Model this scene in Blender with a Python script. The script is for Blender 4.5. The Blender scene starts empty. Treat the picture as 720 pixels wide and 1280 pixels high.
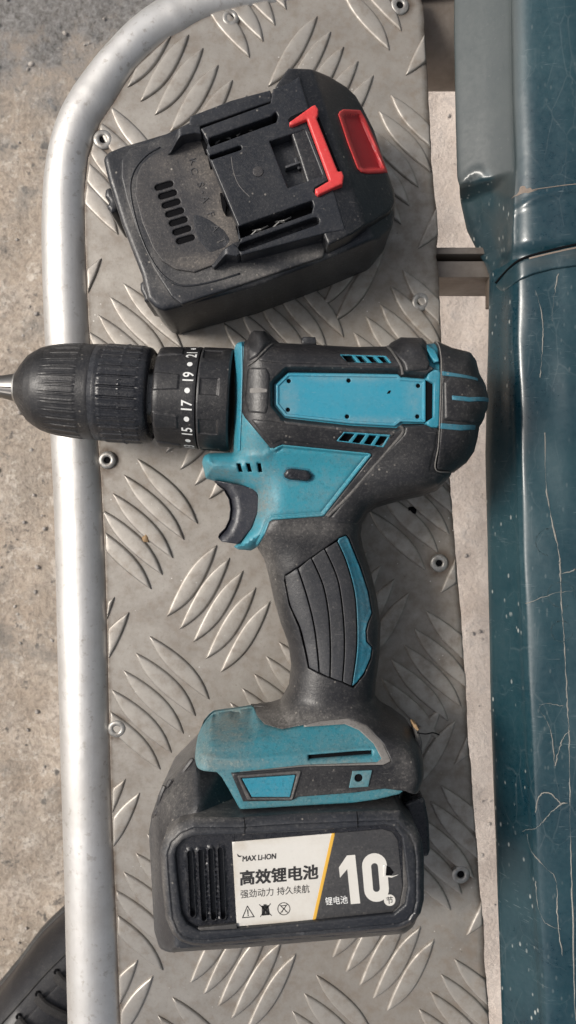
import bpy, bmesh, math, random
import numpy as np
from mathutils import Vector, Matrix
from mathutils.geometry import delaunay_2d_cdt

random.seed(7)
rng = np.random.default_rng(7)
SC = bpy.context.scene
COL = SC.collection
R_ = math.radians
MM = 0.001

# ------------------------------------------------------------------ camera, sky, sun, exposure
CAM_H = 387.0                       # camera height above the tread plate, mm
S0 = 0.4                            # millimetres per photo pixel on the plate (z = 0)
cam = bpy.data.cameras.new('camera')
cam.sensor_fit = 'VERTICAL'; cam.sensor_height = 36.0
cam.lens = 36.0 * CAM_H / (1280 * S0)
cam.clip_start = 0.01; cam.clip_end = 200
cam.dof.use_dof = True; cam.dof.focus_distance = 0.345; cam.dof.aperture_fstop = cam.lens / 1.1
camo = bpy.data.objects.new('camera', cam); COL.objects.link(camo)
camo.location = (0, 0, CAM_H * MM)
SC.camera = camo

SUN_EL, SUN_AZ = 46, 170            # azimuth: direction the light comes from, degrees from +X towards +Y
world = bpy.data.worlds.new('World'); SC.world = world; world.use_nodes = True
nt = world.node_tree
bg = nt.nodes['Background']; bg.inputs['Strength'].default_value = 0.075
sky = nt.nodes.new('ShaderNodeTexSky'); sky.sky_type = 'NISHITA'; sky.sun_disc = False
sky.sun_elevation = R_(SUN_EL); sky.sun_rotation = R_(90 - SUN_AZ)
sky.air_density = 1.0; sky.dust_density = 5.0; sky.ozone_density = 0.6
hs = nt.nodes.new('ShaderNodeHueSaturation'); hs.inputs['Saturation'].default_value = 0.42
nt.links.new(sky.outputs[0], hs.inputs['Color']); nt.links.new(hs.outputs[0], bg.inputs['Color'])

sl = bpy.data.lights.new('sun', 'SUN'); sl.energy = 1.5; sl.angle = R_(16); sl.color = (1.0, 0.94, 0.86)
so = bpy.data.objects.new('sun', sl); COL.objects.link(so)
sd = Vector((math.cos(R_(SUN_EL)) * math.cos(R_(SUN_AZ)), math.cos(R_(SUN_EL)) * math.sin(R_(SUN_AZ)), math.sin(R_(SUN_EL))))
so.rotation_euler = sd.to_track_quat('Z', 'Y').to_euler(); so.location = sd * 3

SC.view_settings.view_transform = 'Standard'; SC.view_settings.look = 'None'
SC.view_settings.exposure = 0.72; SC.view_settings.gamma = 1.0
try: SC.view_settings.use_curve_mapping = False
except Exception: pass
SC.render.engine = 'CYCLES'
SC.cycles.use_denoising = True
SC.cycles.max_bounces = 8

# ------------------------------------------------------------------ small maths
def s_(z): return S0 * (CAM_H - z) / CAM_H
def W(u, v, z): k = s_(z); return ((u - 360) * k, (640 - v) * k)
def conv(poly, zref): return np.array([W(p[0], p[1], p[2] if len(p) > 2 else zref) for p in poly], float)
def smooth(a, b, x):
    t = np.clip((x - a) / (b - a), 0, 1); return t * t * (3 - 2 * t)

def fillet(P, r, seg=5):
    """round the corners of a closed polygon (mm); r scalar or per-vertex list"""
    n = len(P); out = []
    for i in range(n):
        a, b, c = P[i - 1], P[i], P[(i + 1) % n]
        ri = r[i] if hasattr(r, '__len__') else r
        e1, e2 = a - b, c - b
        l1, l2 = np.linalg.norm(e1), np.linalg.norm(e2)
        if ri <= 0 or l1 < 1e-6 or l2 < 1e-6: out.append(b); continue
        e1, e2 = e1 / l1, e2 / l2
        ang = math.acos(max(-1, min(1, float(np.dot(e1, e2)))))
        if ang > math.pi - 0.12: out.append(b); continue
        t = min(ri / math.tan(ang / 2), 0.45 * l1, 0.45 * l2)
        p, q = b + e1 * t, b + e2 * t
        for k in range(seg + 1):
            f = k / seg
            out.append((1 - f) ** 2 * p + 2 * f * (1 - f) * b + f * f * q)
    return np.array(out)

def spline(P, n=6, closed=True):
    """Catmull-Rom through the points"""
    P = np.array(P, float); m = len(P); out = []
    rngi = range(m) if closed else range(m - 1)
    for i in rngi:
        if closed: p0, p1, p2, p3 = P[i - 1], P[i], P[(i + 1) % m], P[(i + 2) % m]
        else: p0, p1, p2, p3 = P[max(i - 1, 0)], P[i], P[i + 1], P[min(i + 2, m - 1)]
        for k in range(n):
            t = k / n
            out.append(0.5 * ((2 * p1) + (-p0 + p2) * t + (2 * p0 - 5 * p1 + 4 * p2 - p3) * t ** 2 + (-p0 + 3 * p1 - 3 * p2 + p3) * t ** 3))
    if not closed: out.append(P[-1])
    return np.array(out)

def resample(P, h, closed=True):
    out = []; n = len(P)
    for i in range(n if closed else n - 1):
        a, b = P[i], P[(i + 1) % n]
        k = max(1, int(math.ceil(np.linalg.norm(b - a) / h)))
        for j in range(k): out.append(a + (b - a) * (j / k))
    if not closed: out.append(P[-1])
    out = np.array(out)
    keep = [0]
    for i in range(1, len(out)):
        if np.linalg.norm(out[i] - out[keep[-1]]) > h * 0.08: keep.append(i)
    if closed and len(keep) > 3 and np.linalg.norm(out[keep[-1]] - out[0]) < h * 0.08: keep.pop()
    return out[keep]

def area(P): x, y = P[:, 0], P[:, 1]; return 0.5 * float(np.sum(x * np.roll(y, -1) - np.roll(x, -1) * y))
def ccw(P): return P if area(P) > 0 else P[::-1].copy()

def segdist(Q, P, closed=True):
    """distance of points Q to polyline P"""
    Q = np.asarray(Q, float); d2 = np.full(len(Q), 1e18); n = len(P)
    for i in range(n if closed else n - 1):
        a, b = P[i], P[(i + 1) % n]; e = b - a; L = float(e @ e)
        if L < 1e-14: continue
        t = np.clip(((Q - a) @ e) / L, 0, 1); r = Q - a - t[:, None] * e
        d2 = np.minimum(d2, (r * r).sum(1))
    return np.sqrt(d2)

def inside(Q, P):
    Q = np.asarray(Q, float); x, y = Q[:, 0], Q[:, 1]; c = np.zeros(len(Q), bool); n = len(P)
    for i in range(n):
        (x1, y1), (x2, y2) = P[i], P[(i + 1) % n]
        if y1 == y2: continue
        c ^= ((y1 > y) != (y2 > y)) & (x < (x2 - x1) * (y - y1) / (y2 - y1) + x1)
    return c
def sdf(Q, P): return np.where(inside(Q, P), 1, -1) * segdist(Q, P)
def arc_drop(d, r): return r * (1 - np.sqrt(np.clip(1 - (1 - np.clip(d / r, 0, 1)) ** 2, 0, 1))) if r > 0 else 0 * d

def near(P, ds, closed=False, step=.8):
    """points along both sides of a feature line so that it meshes cleanly"""
    Q = resample(np.asarray(P, float), step, closed)
    t = (np.roll(Q, -1, 0) - np.roll(Q, 1, 0)) if closed else np.gradient(Q, axis=0)
    t /= np.linalg.norm(t, axis=1)[:, None] + 1e-12; n = np.stack([-t[:, 1], t[:, 0]], 1)
    return np.vstack([Q + n * d for d in ds] + [Q - n * d for d in ds if d > 0])

# ------------------------------------------------------------------ object helpers
ROOT = {}
def thing(name, label, cat, at, group=None):
    o = bpy.data.objects.new(name, None); COL.objects.link(o)
    o.location = Vector(at) * MM; o.empty_display_size = 0.01
    o['label'] = label; o['category'] = cat
    if group: o['group'] = group
    ROOT[o.name] = np.array(at, float); return o
def base_of(parent):
    while parent.parent: parent = parent.parent
    return ROOT.get(parent.name, np.zeros(3))
def link(name, me, parent=None):
    o = bpy.data.objects.new(name, me); COL.objects.link(o)
    if parent: o.parent = parent
    return o
def mesh(name, V, F, mat, sharp=38, mats=None, idx=None):
    me = bpy.data.meshes.new(name)
    me.from_pydata([tuple(v) for v in V], [], F); me.validate(); me.update()
    for m in (mats or [mat]): me.materials.append(m)
    if idx is not None and len(idx) == len(me.polygons): me.polygons.foreach_set('material_index', idx)
    me.polygons.foreach_set('use_smooth', [True] * len(me.polygons))
    if sharp: me.set_sharp_from_angle(angle=R_(sharp))
    return me
def obj(name, V, F, mat, parent=None, sharp=38, **kw):
    """V in mm, world position; stored relative to the thing's base"""
    V = np.asarray(V, float)
    if parent is not None: V = V - base_of(parent)
    return link(name, mesh(name, V * MM, F, mat, sharp, **kw), parent)
def tag(o, label, cat, group=None):
    o['label'] = label; o['category'] = cat
    if group: o['group'] = group
    return o
def recenter(o):
    me = o.data; n = len(me.vertices); a = np.empty(n * 3); me.vertices.foreach_get('co', a); a = a.reshape(-1, 3)
    c = np.array([a[:, 0].mean(), a[:, 1].mean(), a[:, 2].min()]); me.vertices.foreach_set('co', (a - c).ravel()); o.location = c
    return o

def relief(name, P, mat, parent=None, top=None, bot=0.0, r=1.0, h=1.2, holes=(), extra=None, sharp=38, mirror=None, cap=False, build=True, mats=None, pick=None):
    """solid with plan outline P (mm), upper surface top(x, y, d), rounded rim r, wall down to bot (number or function)"""
    hb = min(h, 1.2)
    P = ccw(resample(P, hb)); H = [ccw(resample(q, min(hb, .8)))[::-1] for q in holes]
    loops = [P] + H
    allp = np.vstack(loops); pts = [allp]
    def dist(Q):
        d = segdist(Q, P)
        for q in H: d = np.minimum(d, segdist(Q, q))
        return d
    def ins(Q):
        c = inside(Q, P)
        for q in H: c &= ~inside(Q, q)
        return c
    if r > 0:
        offs = [r * f for f in ((.04, .16, .38, .68, 1.0) if r < 2.5 * h else (.012, .05, .12, .22))]
        for q in loops:
            t = np.roll(q, -1, 0) - np.roll(q, 1, 0); t /= np.linalg.norm(t, axis=1)[:, None] + 1e-12
            nrm = np.stack([-t[:, 1], t[:, 0]], 1)
            for o_ in offs:
                c = q + nrm * o_; m = ins(c); m[m] &= dist(c[m]) > o_ * 0.96
                pts.append(c[m])
        dmin = offs[-1] + h * 0.35
    else: dmin = h * 0.4
    lo, hi = P.min(0), P.max(0)
    gx, gy = np.meshgrid(np.arange(lo[0], hi[0], h), np.arange(lo[1], hi[1], h)); g = np.stack([gx.ravel(), gy.ravel()], 1)
    g[:, 0] += (np.round((g[:, 1] - lo[1]) / h) % 2) * h * .5
    if len(g): m = ins(g); g = g[m]; g = g[dist(g) > dmin] if len(g) else g; pts.append(g)
    if extra is not None and len(extra):
        e = np.asarray(extra, float); m = ins(e); e = e[m]; e = e[dist(e) > 0.05] if len(e) else e; pts.append(e)
    Q = np.vstack(pts)
    faces = []; k = 0
    for q in loops: faces.append(list(range(k, k + len(q)))); k += len(q)
    r_ = delaunay_2d_cdt([Vector(p) for p in Q], [], faces, 2 if H else 1, 1e-5)
    q2 = np.array([tuple(v) for v in r_[0]]); tri = [tuple(f) for f in r_[2]]
    d = dist(q2); on = d < 2e-4
    z = (top(q2[:, 0], q2[:, 1], d) if callable(top) else np.full(len(q2), float(top))) - arc_drop(d, r)
    if callable(bot): zb = bot(q2[:, 0], q2[:, 1])
    else: zb = np.full(len(q2), float(bot))
    if mirror is not None: zb = mirror - (z - mirror)
    V = np.column_stack([q2, z]); n = len(V)
    F = []; cnt = {}
    for f in tri:
        a, b, c = f[:3]; ar = (q2[b][0] - q2[a][0]) * (q2[c][1] - q2[a][1]) - (q2[c][0] - q2[a][0]) * (q2[b][1] - q2[a][1])
        if len(f) == 3 and ar < 0: f = (a, c, b)
        F.append(f)
        for i in range(len(f)):
            e = (f[i], f[(i + 1) % len(f)]); cnt[e] = 1
    bd = [e for e in cnt if (e[1], e[0]) not in cnt]
    VB = np.column_stack([q2, zb])
    full = cap or mirror is not None
    if full:
        V = np.vstack([V, VB]); F += [tuple(i + n for i in reversed(f)) for f in F]
        for a, b in bd: F.append((b, a, a + n, b + n))
    else:
        ids = sorted({i for e in bd for i in e}); mp = {i: n + k for k, i in enumerate(ids)}
        V = np.vstack([V, VB[ids]])
        for a, b in bd: F.append((b, a, mp[a], mp[b]))
    kw = {}
    if mats: kw = dict(mats=mats, idx=[pick(*(V[list(f)].mean(0))) for f in F])
    if not build: return V, F
    return obj(name, V, F, mat, parent, sharp, **kw)

def box(name, c, size, mat, parent=None, rot=0, bev=0.0):
    bm = bmesh.new(); bmesh.ops.create_cube(bm, size=1)
    for v in bm.verts: v.co = Vector((v.co.x * size[0], v.co.y * size[1], v.co.z * size[2]))
    if bev: bmesh.ops.bevel(bm, geom=bm.edges[:], offset=bev, segments=2, affect='EDGES', profile=.5)
    bm.transform(Matrix.Translation(Vector(c)) @ Matrix.Rotation(R_(rot), 4, 'Z'))
    V = [tuple(v.co) for v in bm.verts]; F = [[v.index for v in f.verts] for f in bm.faces]; bm.free()
    return obj(name, V, F, mat, parent)

def sweep(path, rad, n=8, closed=False, flat=1.0):
    """tube along 3D path (mm); rad scalar or list"""
    P = np.array(path, float); m = len(P); V = []; F = []
    T = np.gradient(P, axis=0); T /= np.linalg.norm(T, axis=1)[:, None] + 1e-12
    up = np.array([0, 0, 1.0])
    for i in range(m):
        a = np.cross(T[i], up)
        if np.linalg.norm(a) < 1e-3: a = np.array([1.0, 0, 0])
        a /= np.linalg.norm(a); b = np.cross(a, T[i]); rr = rad[i] if hasattr(rad, '__len__') else rad
        for k in range(n):
            t = 2 * math.pi * k / n; V.append(P[i] + rr * (math.cos(t) * a + math.sin(t) * flat * b))
    for i in range(m - 1):
        for k in range(n):
            F.append((i * n + k, i * n + (k + 1) % n, (i + 1) * n + (k + 1) % n, (i + 1) * n + k))
    F.append(tuple(range(n))[::-1]); F.append(tuple(range((m - 1) * n, m * n)))
    return V, F
def ribbon(name, pts, wid, mat, parent, zf, hgt=.25, rough=False):
    """thin raised strip following 2D points (mm) on a surface zf(x, y)"""
    pts = np.array(pts, float); z = zf(pts[:, 0], pts[:, 1])
    w = wid / 2
    if rough: w = list(w * np.clip(np.convolve(rng.normal(0, 1, len(pts) + 4), np.ones(5) / 5, 'valid') * 1.3 + .85, .15, 1.9))
    V, F = sweep(np.column_stack([pts, z]), w, 6, flat=hgt / (wid / 2)); return obj(name, V, F, mat, parent, sharp=0)

def lathe_z(prof, n=24, mid=None):
    V = []; F = []; I = []; m = len(prof)
    for r, z in prof:
        for k in range(n): t = 2 * math.pi * k / n; V.append((r * math.cos(t), r * math.sin(t), z))
    for i in range(m - 1):
        for k in range(n):
            F.append((i * n + k, (i + 1) * n + k, (i + 1) * n + (k + 1) % n, i * n + (k + 1) % n)[::-1]); I.append(mid[i] if mid else 0)
    F.append(tuple(range((m - 1) * n, m * n))); I.append(mid[-1] if mid else 0)
    return V, F, I

def text_mesh(body, size, bold=0.0, shear=0.0, width=1.0, spacing=1.0, extrude=0.0, align='LEFT'):
    c = bpy.data.curves.new('t', 'FONT'); c.body = body; c.size = size; c.offset = bold; c.shear = shear
    c.space_character = spacing; c.extrude = extrude; c.align_x = align; c.resolution_u = 4
    o = bpy.data.objects.new('t', c); COL.objects.link(o)
    dg = bpy.context.evaluated_depsgraph_get(); dg.update()
    me = bpy.data.meshes.new_from_object(o.evaluated_get(dg))
    V = np.array([tuple(v.co) for v in me.vertices]); F = [tuple(p.vertices) for p in me.polygons]
    V[:, 0] *= width
    bpy.data.objects.remove(o); bpy.data.curves.remove(c); bpy.data.meshes.remove(me)
    return V, F

def join(parts):
    V = []; F = []
    for v, f in parts:
        k = len(V); V += [tuple(p) for p in v]; F += [tuple(i + k for i in q) for q in f]
    return V, F

def set_dust_and_light(o, spots, zref, base=0.0):
    """dust, and in places painted-in light, on a part: soft patches (u, v, radius u, radius v, amount) in photo px at height zref"""
    V = np.array([tuple(v.co) for v in o.data.vertices]) / MM + base_of(o); d = np.full(len(V), float(base))
    for u, v, ru, rv, a in spots:
        x, y = W(u, v, zref); k = s_(zref); d = np.maximum(d, a * np.exp(-((V[:, 0] - x) / (ru * k)) ** 2 - ((V[:, 1] - y) / (rv * k)) ** 2))
    o.data.attributes.new('dust', 'FLOAT', 'POINT').data.foreach_set('value', d.astype(np.float32))

# ------------------------------------------------------------------ materials
class NT:
    def __init__(s, name):
        s.m = bpy.data.materials.new(name); s.m.use_nodes = True; s.t = s.m.node_tree; s.b = s.t.nodes['Principled BSDF']
    def n(s, typ, **kw):
        nd = s.t.nodes.new(typ)
        for k, v in kw.items():
            if k in ('ins',):
                for a, b in v.items(): nd.inputs[a].default_value = b
            else: setattr(nd, k, v)
        return nd
    def l(s, a, b): s.t.links.new(a, b)
    def coord(s, world=False, scale=(1, 1, 1), rot=(0, 0, 0)):
        if world: src = s.n('ShaderNodeNewGeometry').outputs['Position']
        else: src = s.n('ShaderNodeTexCoord').outputs['Object']
        mp = s.n('ShaderNodeMapping'); mp.inputs['Scale'].default_value = scale; mp.inputs['Rotation'].default_value = rot
        s.l(src, mp.inputs['Vector']); return mp.outputs[0]
    def noise(s, vec, scale, detail=4, rough=.6, dist=0.0):
        nd = s.n('ShaderNodeTexNoise'); nd.inputs['Scale'].default_value = scale; nd.inputs['Detail'].default_value = detail
        nd.inputs['Roughness'].default_value = rough; nd.inputs['Distortion'].default_value = dist; s.l(vec, nd.inputs['Vector']); return nd.outputs['Fac']
    def ramp(s, fac, *stops):
        nd = s.n('ShaderNodeValToRGB'); e = nd.color_ramp.elements
        while len(e) < len(stops): e.new(.5)
        for el, (p, c) in zip(e, stops):
            el.position = p; el.color = (c, c, c, 1) if not hasattr(c, '__len__') else (*c[:3], 1)
        s.l(fac, nd.inputs[0]); return nd.outputs[0]
    def mix(s, fac, a, b, typ='MIX'):
        nd = s.n('ShaderNodeMix', data_type='RGBA', blend_type=typ)
        for sock, v in ((nd.inputs['Factor'], fac), (nd.inputs['A'], a), (nd.inputs['B'], b)):
            if hasattr(v, 'node'): s.l(v, sock)
            elif hasattr(v, '__len__'): sock.default_value = (*v[:3], 1)
            else: sock.default_value = v
        return nd.outputs['Result']
    def math(s, op, a, b=0.0):
        nd = s.n('ShaderNodeMath', operation=op)
        for i, v in enumerate((a, b)):
            if hasattr(v, 'node'): s.l(v, nd.inputs[i])
            else: nd.inputs[i].default_value = v
        return nd.outputs[0]
    def bump(s, hgt, dist=.0002, strength=1.0, prev=None):
        nd = s.n('ShaderNodeBump'); nd.inputs['Distance'].default_value = dist; nd.inputs['Strength'].default_value = strength
        s.l(hgt, nd.inputs['Height'])
        if prev: s.l(prev, nd.inputs['Normal'])
        return nd.outputs[0]
    def set(s, **kw):
        for k, v in kw.items():
            k = {'base': 'Base Color', 'rough': 'Roughness', 'metal': 'Metallic', 'normal': 'Normal', 'coat': 'Coat Weight', 'coatr': 'Coat Roughness', 'spec': 'Specular IOR Level'}[k]
            if hasattr(v, 'node'): s.l(v, s.b.inputs[k])
            elif hasattr(v, '__len__'): s.b.inputs[k].default_value = (*v[:3], 1)
            else: s.b.inputs[k].default_value = v
        return s.m

def plastic(name, col, rough=.45, dust=.35, dustcol=(.175, .163, .15), grain=.00009, spec=.45, lo=.42, hi=.72, var=.25, specks=.5, wear=.45, pit=.45):
    n = NT(name); c = n.coord()
    big = n.noise(c, 45, 5, .65); fine = n.noise(c, 420, 3, .6); micro = n.noise(c, 1500, 2, .5)
    m = n.ramp(n.math('ADD', n.math('MULTIPLY', big, .7), n.math('MULTIPLY', fine, .3)), (lo, 0.0), (hi, 1.0))
    m = n.math('MULTIPLY', m, dust)
    at = n.n('ShaderNodeAttribute', attribute_name='dust')  # dust amount; also carries light painted onto a few lit faces
    m = n.math('MINIMUM', n.math('ADD', m, n.math('MULTIPLY', at.outputs['Fac'], n.ramp(n.math('ADD', n.math('MULTIPLY', fine, .5), n.math('MULTIPLY', big, .5)), (.30, .25), (.62, 1)))), .92)
    base = n.mix(n.ramp(n.noise(c, 18, 3), (.3, 0), (.7, 1)), tuple(x * (1 - var) for x in col), tuple(x * (1 + var) for x in col))
    base = n.mix(m, base, dustcol)
    # pale specks of dust and grit
    v = n.n('ShaderNodeTexVoronoi'); v.inputs['Scale'].default_value = 330; n.l(c, v.inputs['Vector'])
    sp = n.math('MULTIPLY', n.ramp(v.outputs['Distance'], (.09, 1), (.19, 0)), n.ramp(n.noise(c, 130, 3), (.54, 0), (.64, 1)))
    grit = n.math('MULTIPLY', n.ramp(n.noise(c, 1000, 3, .7), (.52, 0), (.70, 1)), n.math('ADD', n.math('MULTIPLY', m, .9), .10))
    base = n.mix(n.math('MULTIPLY', grit, min(1.0, pit * 2.2)), base, tuple(min(.6, x * 1.5) for x in dustcol))
    base = n.mix(n.math('MULTIPLY', n.ramp(n.noise(c, 800, 2, .6), (.30, 1), (.46, 0)), pit), base, tuple(x * .45 for x in col))
    base = n.mix(n.math('MULTIPLY', sp, specks), base, (.34, .31, .27))
    # hairline scratches
    sc = n.coord(scale=(1, 9, 1), rot=(0, 0, .7)); s1 = n.ramp(n.noise(sc, 160, 2, .5, .4), (.70, 0), (.74, 1))
    base = n.mix(n.math('MULTIPLY', s1, .10), base, (.4, .38, .36))
    pt = n.n('ShaderNodeNewGeometry').outputs['Pointiness']
    ew = n.math('MULTIPLY', n.ramp(pt, (.515, 0), (.58, 1)), n.ramp(n.noise(c, 240, 3, .6), (.35, .25), (.65, 1)))
    base = n.mix(n.math('MULTIPLY', ew, wear), base, tuple(min(1, x * 1.6 + .09) for x in col))
    rg = n.math('ADD', n.math('MULTIPLY', m, .35), n.math('ADD', n.math('MULTIPLY', fine, .16), rough - .08))
    return n.set(base=base, rough=rg, spec=spec, normal=n.bump(micro, grain, .8, n.bump(fine, grain * 1.5, .5)))

M = {}
M['rubber'] = plastic('black_rubber', (.014, .014, .016), .38, .13)
M['rubber_dusty'] = plastic('dusty_black_rubber', (.03, .029, .028), .55, .75, lo=.3, hi=.65)
M['black'] = plastic('black_plastic', (.013, .014, .017), .32, .10, specks=.6)
M['black_clean'] = plastic('dark_plastic', (.012, .013, .017), .28, .08, specks=.3)
M['battery'] = plastic('battery_plastic', (.015, .017, .022), .34, .12, specks=.7)
M['battery_dusty'] = plastic('dusty_battery_plastic', (.019, .020, .025), .42, .18, dustcol=(.19, .165, .14), lo=.3, hi=.66, specks=.9)
M['teal'] = plastic('teal_plastic', (.024, .215, .30), .40, .30, dustcol=(.20, .20, .18), var=.12, lo=.46, hi=.80)
M['teal_dusty'] = plastic('dusty_teal_plastic', (.032, .20, .27), .45, .60, dustcol=(.19, .20, .18), var=.16, lo=.36, hi=.74)
M['teal_dark'] = plastic('dark_teal_plastic', (.018, .150, .215), .42, .30, var=.12)
M['red'] = plastic('red_plastic', (.62, .045, .045), .38, .12, dustcol=(.4, .2, .17), var=.08, specks=.2, pit=.15)
M['red_dark'] = plastic('deep_red_plastic', (.46, .022, .028), .42, .10, dustcol=(.3, .15, .13), var=.1, specks=.2, pit=.2)
M['void'] = NT('dark_void').set(base=(.004, .004, .005), rough=.8, spec=.1)
M['white'] = plastic('white_print', (.64, .62, .575), .42, .16, dustcol=(.42, .36, .28), var=.05, grain=.00001, specks=.1, pit=.04)
M['ink'] = plastic('black_print', (.020, .019, .020), .5, .10, var=.1, grain=.00001, specks=.1)
M['yellow'] = NT('yellow_print').set(base=(.70, .40, .055), rough=.5)
M['numbers'] = NT('white_numerals').set(base=(.72, .72, .70), rough=.6)
M['label_dark'] = plastic('dark_label', (.040, .040, .042), .42, .16, var=.1, grain=.00001)
M['worn'] = plastic('worn_pale_rubber', (.17, .16, .15), .6, .5, var=.2, specks=.5)  # worn rubber; also used for the painted shoulder highlight

def steel(name, col, rough, scale=1.0, dirt=.3):
    n = NT(name); c = n.coord(); a = n.noise(c, 60 * scale, 5); f = n.noise(c, 700 * scale, 3)
    base = n.mix(n.ramp(a, (.4, 0), (.75, dirt)), col, tuple(x * .35 for x in col))
    return n.set(base=base, metal=1.0, rough=n.math('ADD', n.math('MULTIPLY', f, .2), rough - .1), normal=n.bump(f, .00004, .6))
M['steel'] = steel('bright_steel', (.55, .54, .52), .30)
M['steel_dark'] = steel('dark_steel', (.22, .21, .20), .38)
M['contact'] = plastic('contact_metal', (.16, .16, .155), .4, .2)

def mat_plate(bar=False):
    n = NT('worn_aluminium_bar' if bar else 'weathered_aluminium'); c = n.coord(world=True)
    big = n.noise(c, 9, 4, .6); mid = n.noise(c, 48, 6, .68); fine = n.noise(c, 900, 3, .6); mott = n.noise(c, 180, 4, .6)
    base = n.mix(n.ramp(mid, (.32, 0), (.68, 1)), (.395, .370, .336), (.275, .252, .225))
    sx = n.n('ShaderNodeSeparateXYZ'); n.l(n.n('ShaderNodeNewGeometry').outputs['Position'], sx.inputs[0])
    # brown grime tone, mixed in more towards the car side
    g = n.n('ShaderNodeMapRange'); g.inputs['From Min'].default_value = -.05; g.inputs['From Max'].default_value = .09
    n.l(sx.outputs['X'], g.inputs['Value'])
    grime = n.math('MULTIPLY', n.ramp(n.math('ADD', n.math('MULTIPLY', big, .55), n.math('MULTIPLY', mott, .45)), (.36, 0), (.66, 1)), n.math('ADD', n.math('MULTIPLY', g.outputs[0], .6), .30))
    base = n.mix(grime, base, (.155, .128, .103))
    # rusty bloom
    rust = n.math('MULTIPLY', n.ramp(n.noise(c, 26, 5, .7, .6), (.62, 0), (.76, 1)), .35)
    base = n.mix(rust, base, (.20, .115, .065))
    base = n.mix(n.math('MULTIPLY', n.ramp(n.math('ADD', n.math('MULTIPLY', mott, .6), n.math('MULTIPLY', mid, .4)), (.50, 0), (.66, 1)), .38), base, (.20, .15, .11))
    base = n.mix(n.math('MULTIPLY', n.ramp(n.noise(c, 620, 4, .7), (.54, 0), (.72, 1)), .35), base, (.17, .15, .13))
    at = n.n('ShaderNodeAttribute', attribute_name='dust')
    base = n.mix(n.math('MULTIPLY', at.outputs['Fac'], n.ramp(mott, (.30, .4), (.6, 1))), base, (.095, .068, .048))
    v = n.n('ShaderNodeTexVoronoi'); v.inputs['Scale'].default_value = 260; n.l(c, v.inputs['Vector'])
    sp = n.math('MULTIPLY', n.ramp(v.outputs['Distance'], (.05, 1), (.11, 0)), n.ramp(n.noise(c, 70, 2), (.56, 0), (.60, 1)))
    base = n.mix(n.math('MULTIPLY', sp, .75), base, (.72, .70, .66))
    v2 = n.n('ShaderNodeTexVoronoi'); v2.inputs['Scale'].default_value = 120; n.l(c, v2.inputs['Vector'])
    sp2 = n.math('MULTIPLY', n.ramp(v2.outputs['Distance'], (.035, 1), (.06, 0)), n.ramp(n.noise(c, 40, 2), (.55, 0), (.6, 1)))
    base = n.mix(n.math('MULTIPLY', sp2, .6), base, (.10, .085, .07))
    if bar: base = n.mix(n.ramp(mott, (.35, .55), (.70, .1)), base, (.45, .42, .38))
    met = n.math('SUBTRACT', .68 if bar else .62, n.math('MULTIPLY', n.math('ADD', grime, rust), .75))
    rg = n.math('ADD', n.math('MULTIPLY', mid, .22), n.math('ADD', n.math('MULTIPLY', grime, .2), .36 if bar else .40))
    sc = n.coord(world=True, scale=(1, 14, 1), rot=(0, 0, 1.1)); scr = n.noise(sc, 210, 2, .5, .3)
    b = n.bump(fine, .00005, .6, n.bump(mott, .00016, .45, n.bump(scr, .00003, .5)))
    return n.set(base=base, metal=met, rough=rg, normal=b)
M['plate'] = mat_plate(); M['bar'] = mat_plate(True)

def mat_tube():
    n = NT('brushed_aluminium_tube'); c = n.coord(world=True)
    a = n.noise(c, 22, 5, .65); f = n.noise(c, 900, 3); mott = n.noise(c, 260, 3, .7)
    base = n.mix(n.ramp(a, (.4, 0), (.7, 1)), (.65, .64, .625), (.50, .485, .465))
    base = n.mix(n.ramp(mott, (.58, 0), (.72, .6)), base, (.33, .29, .25))
    base = n.mix(n.ramp(n.noise(c, 14, 6, .75, .5), (.54, 0), (.68, .35)), base, (.44, .41, .38))
    st = n.noise(n.coord(world=True, scale=(30, 1, 8)), 30, 3, .6)
    rg = n.math('ADD', n.math('MULTIPLY', st, .12), n.math('ADD', n.math('MULTIPLY', a, .16), .38))
    return n.set(base=base, metal=.80, rough=rg, normal=n.bump(f, .00005, .7, n.bump(st, .00006, .5, n.bump(n.noise(c, 34, 4, .6), .0012, .4))))
M['tube'] = mat_tube()
def mat_arm():
    n = NT('grimy_steel_tube'); c = n.coord(world=True); a = n.noise(c, 30, 5, .7); f = n.noise(c, 500, 4)
    base = n.mix(n.ramp(a, (.35, 0), (.7, 1)), (.24, .21, .185), (.12, .094, .073))
    return n.set(base=base, metal=.45, rough=.55, normal=n.bump(f, .0002, .6))
M['arm'] = mat_arm()

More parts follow.
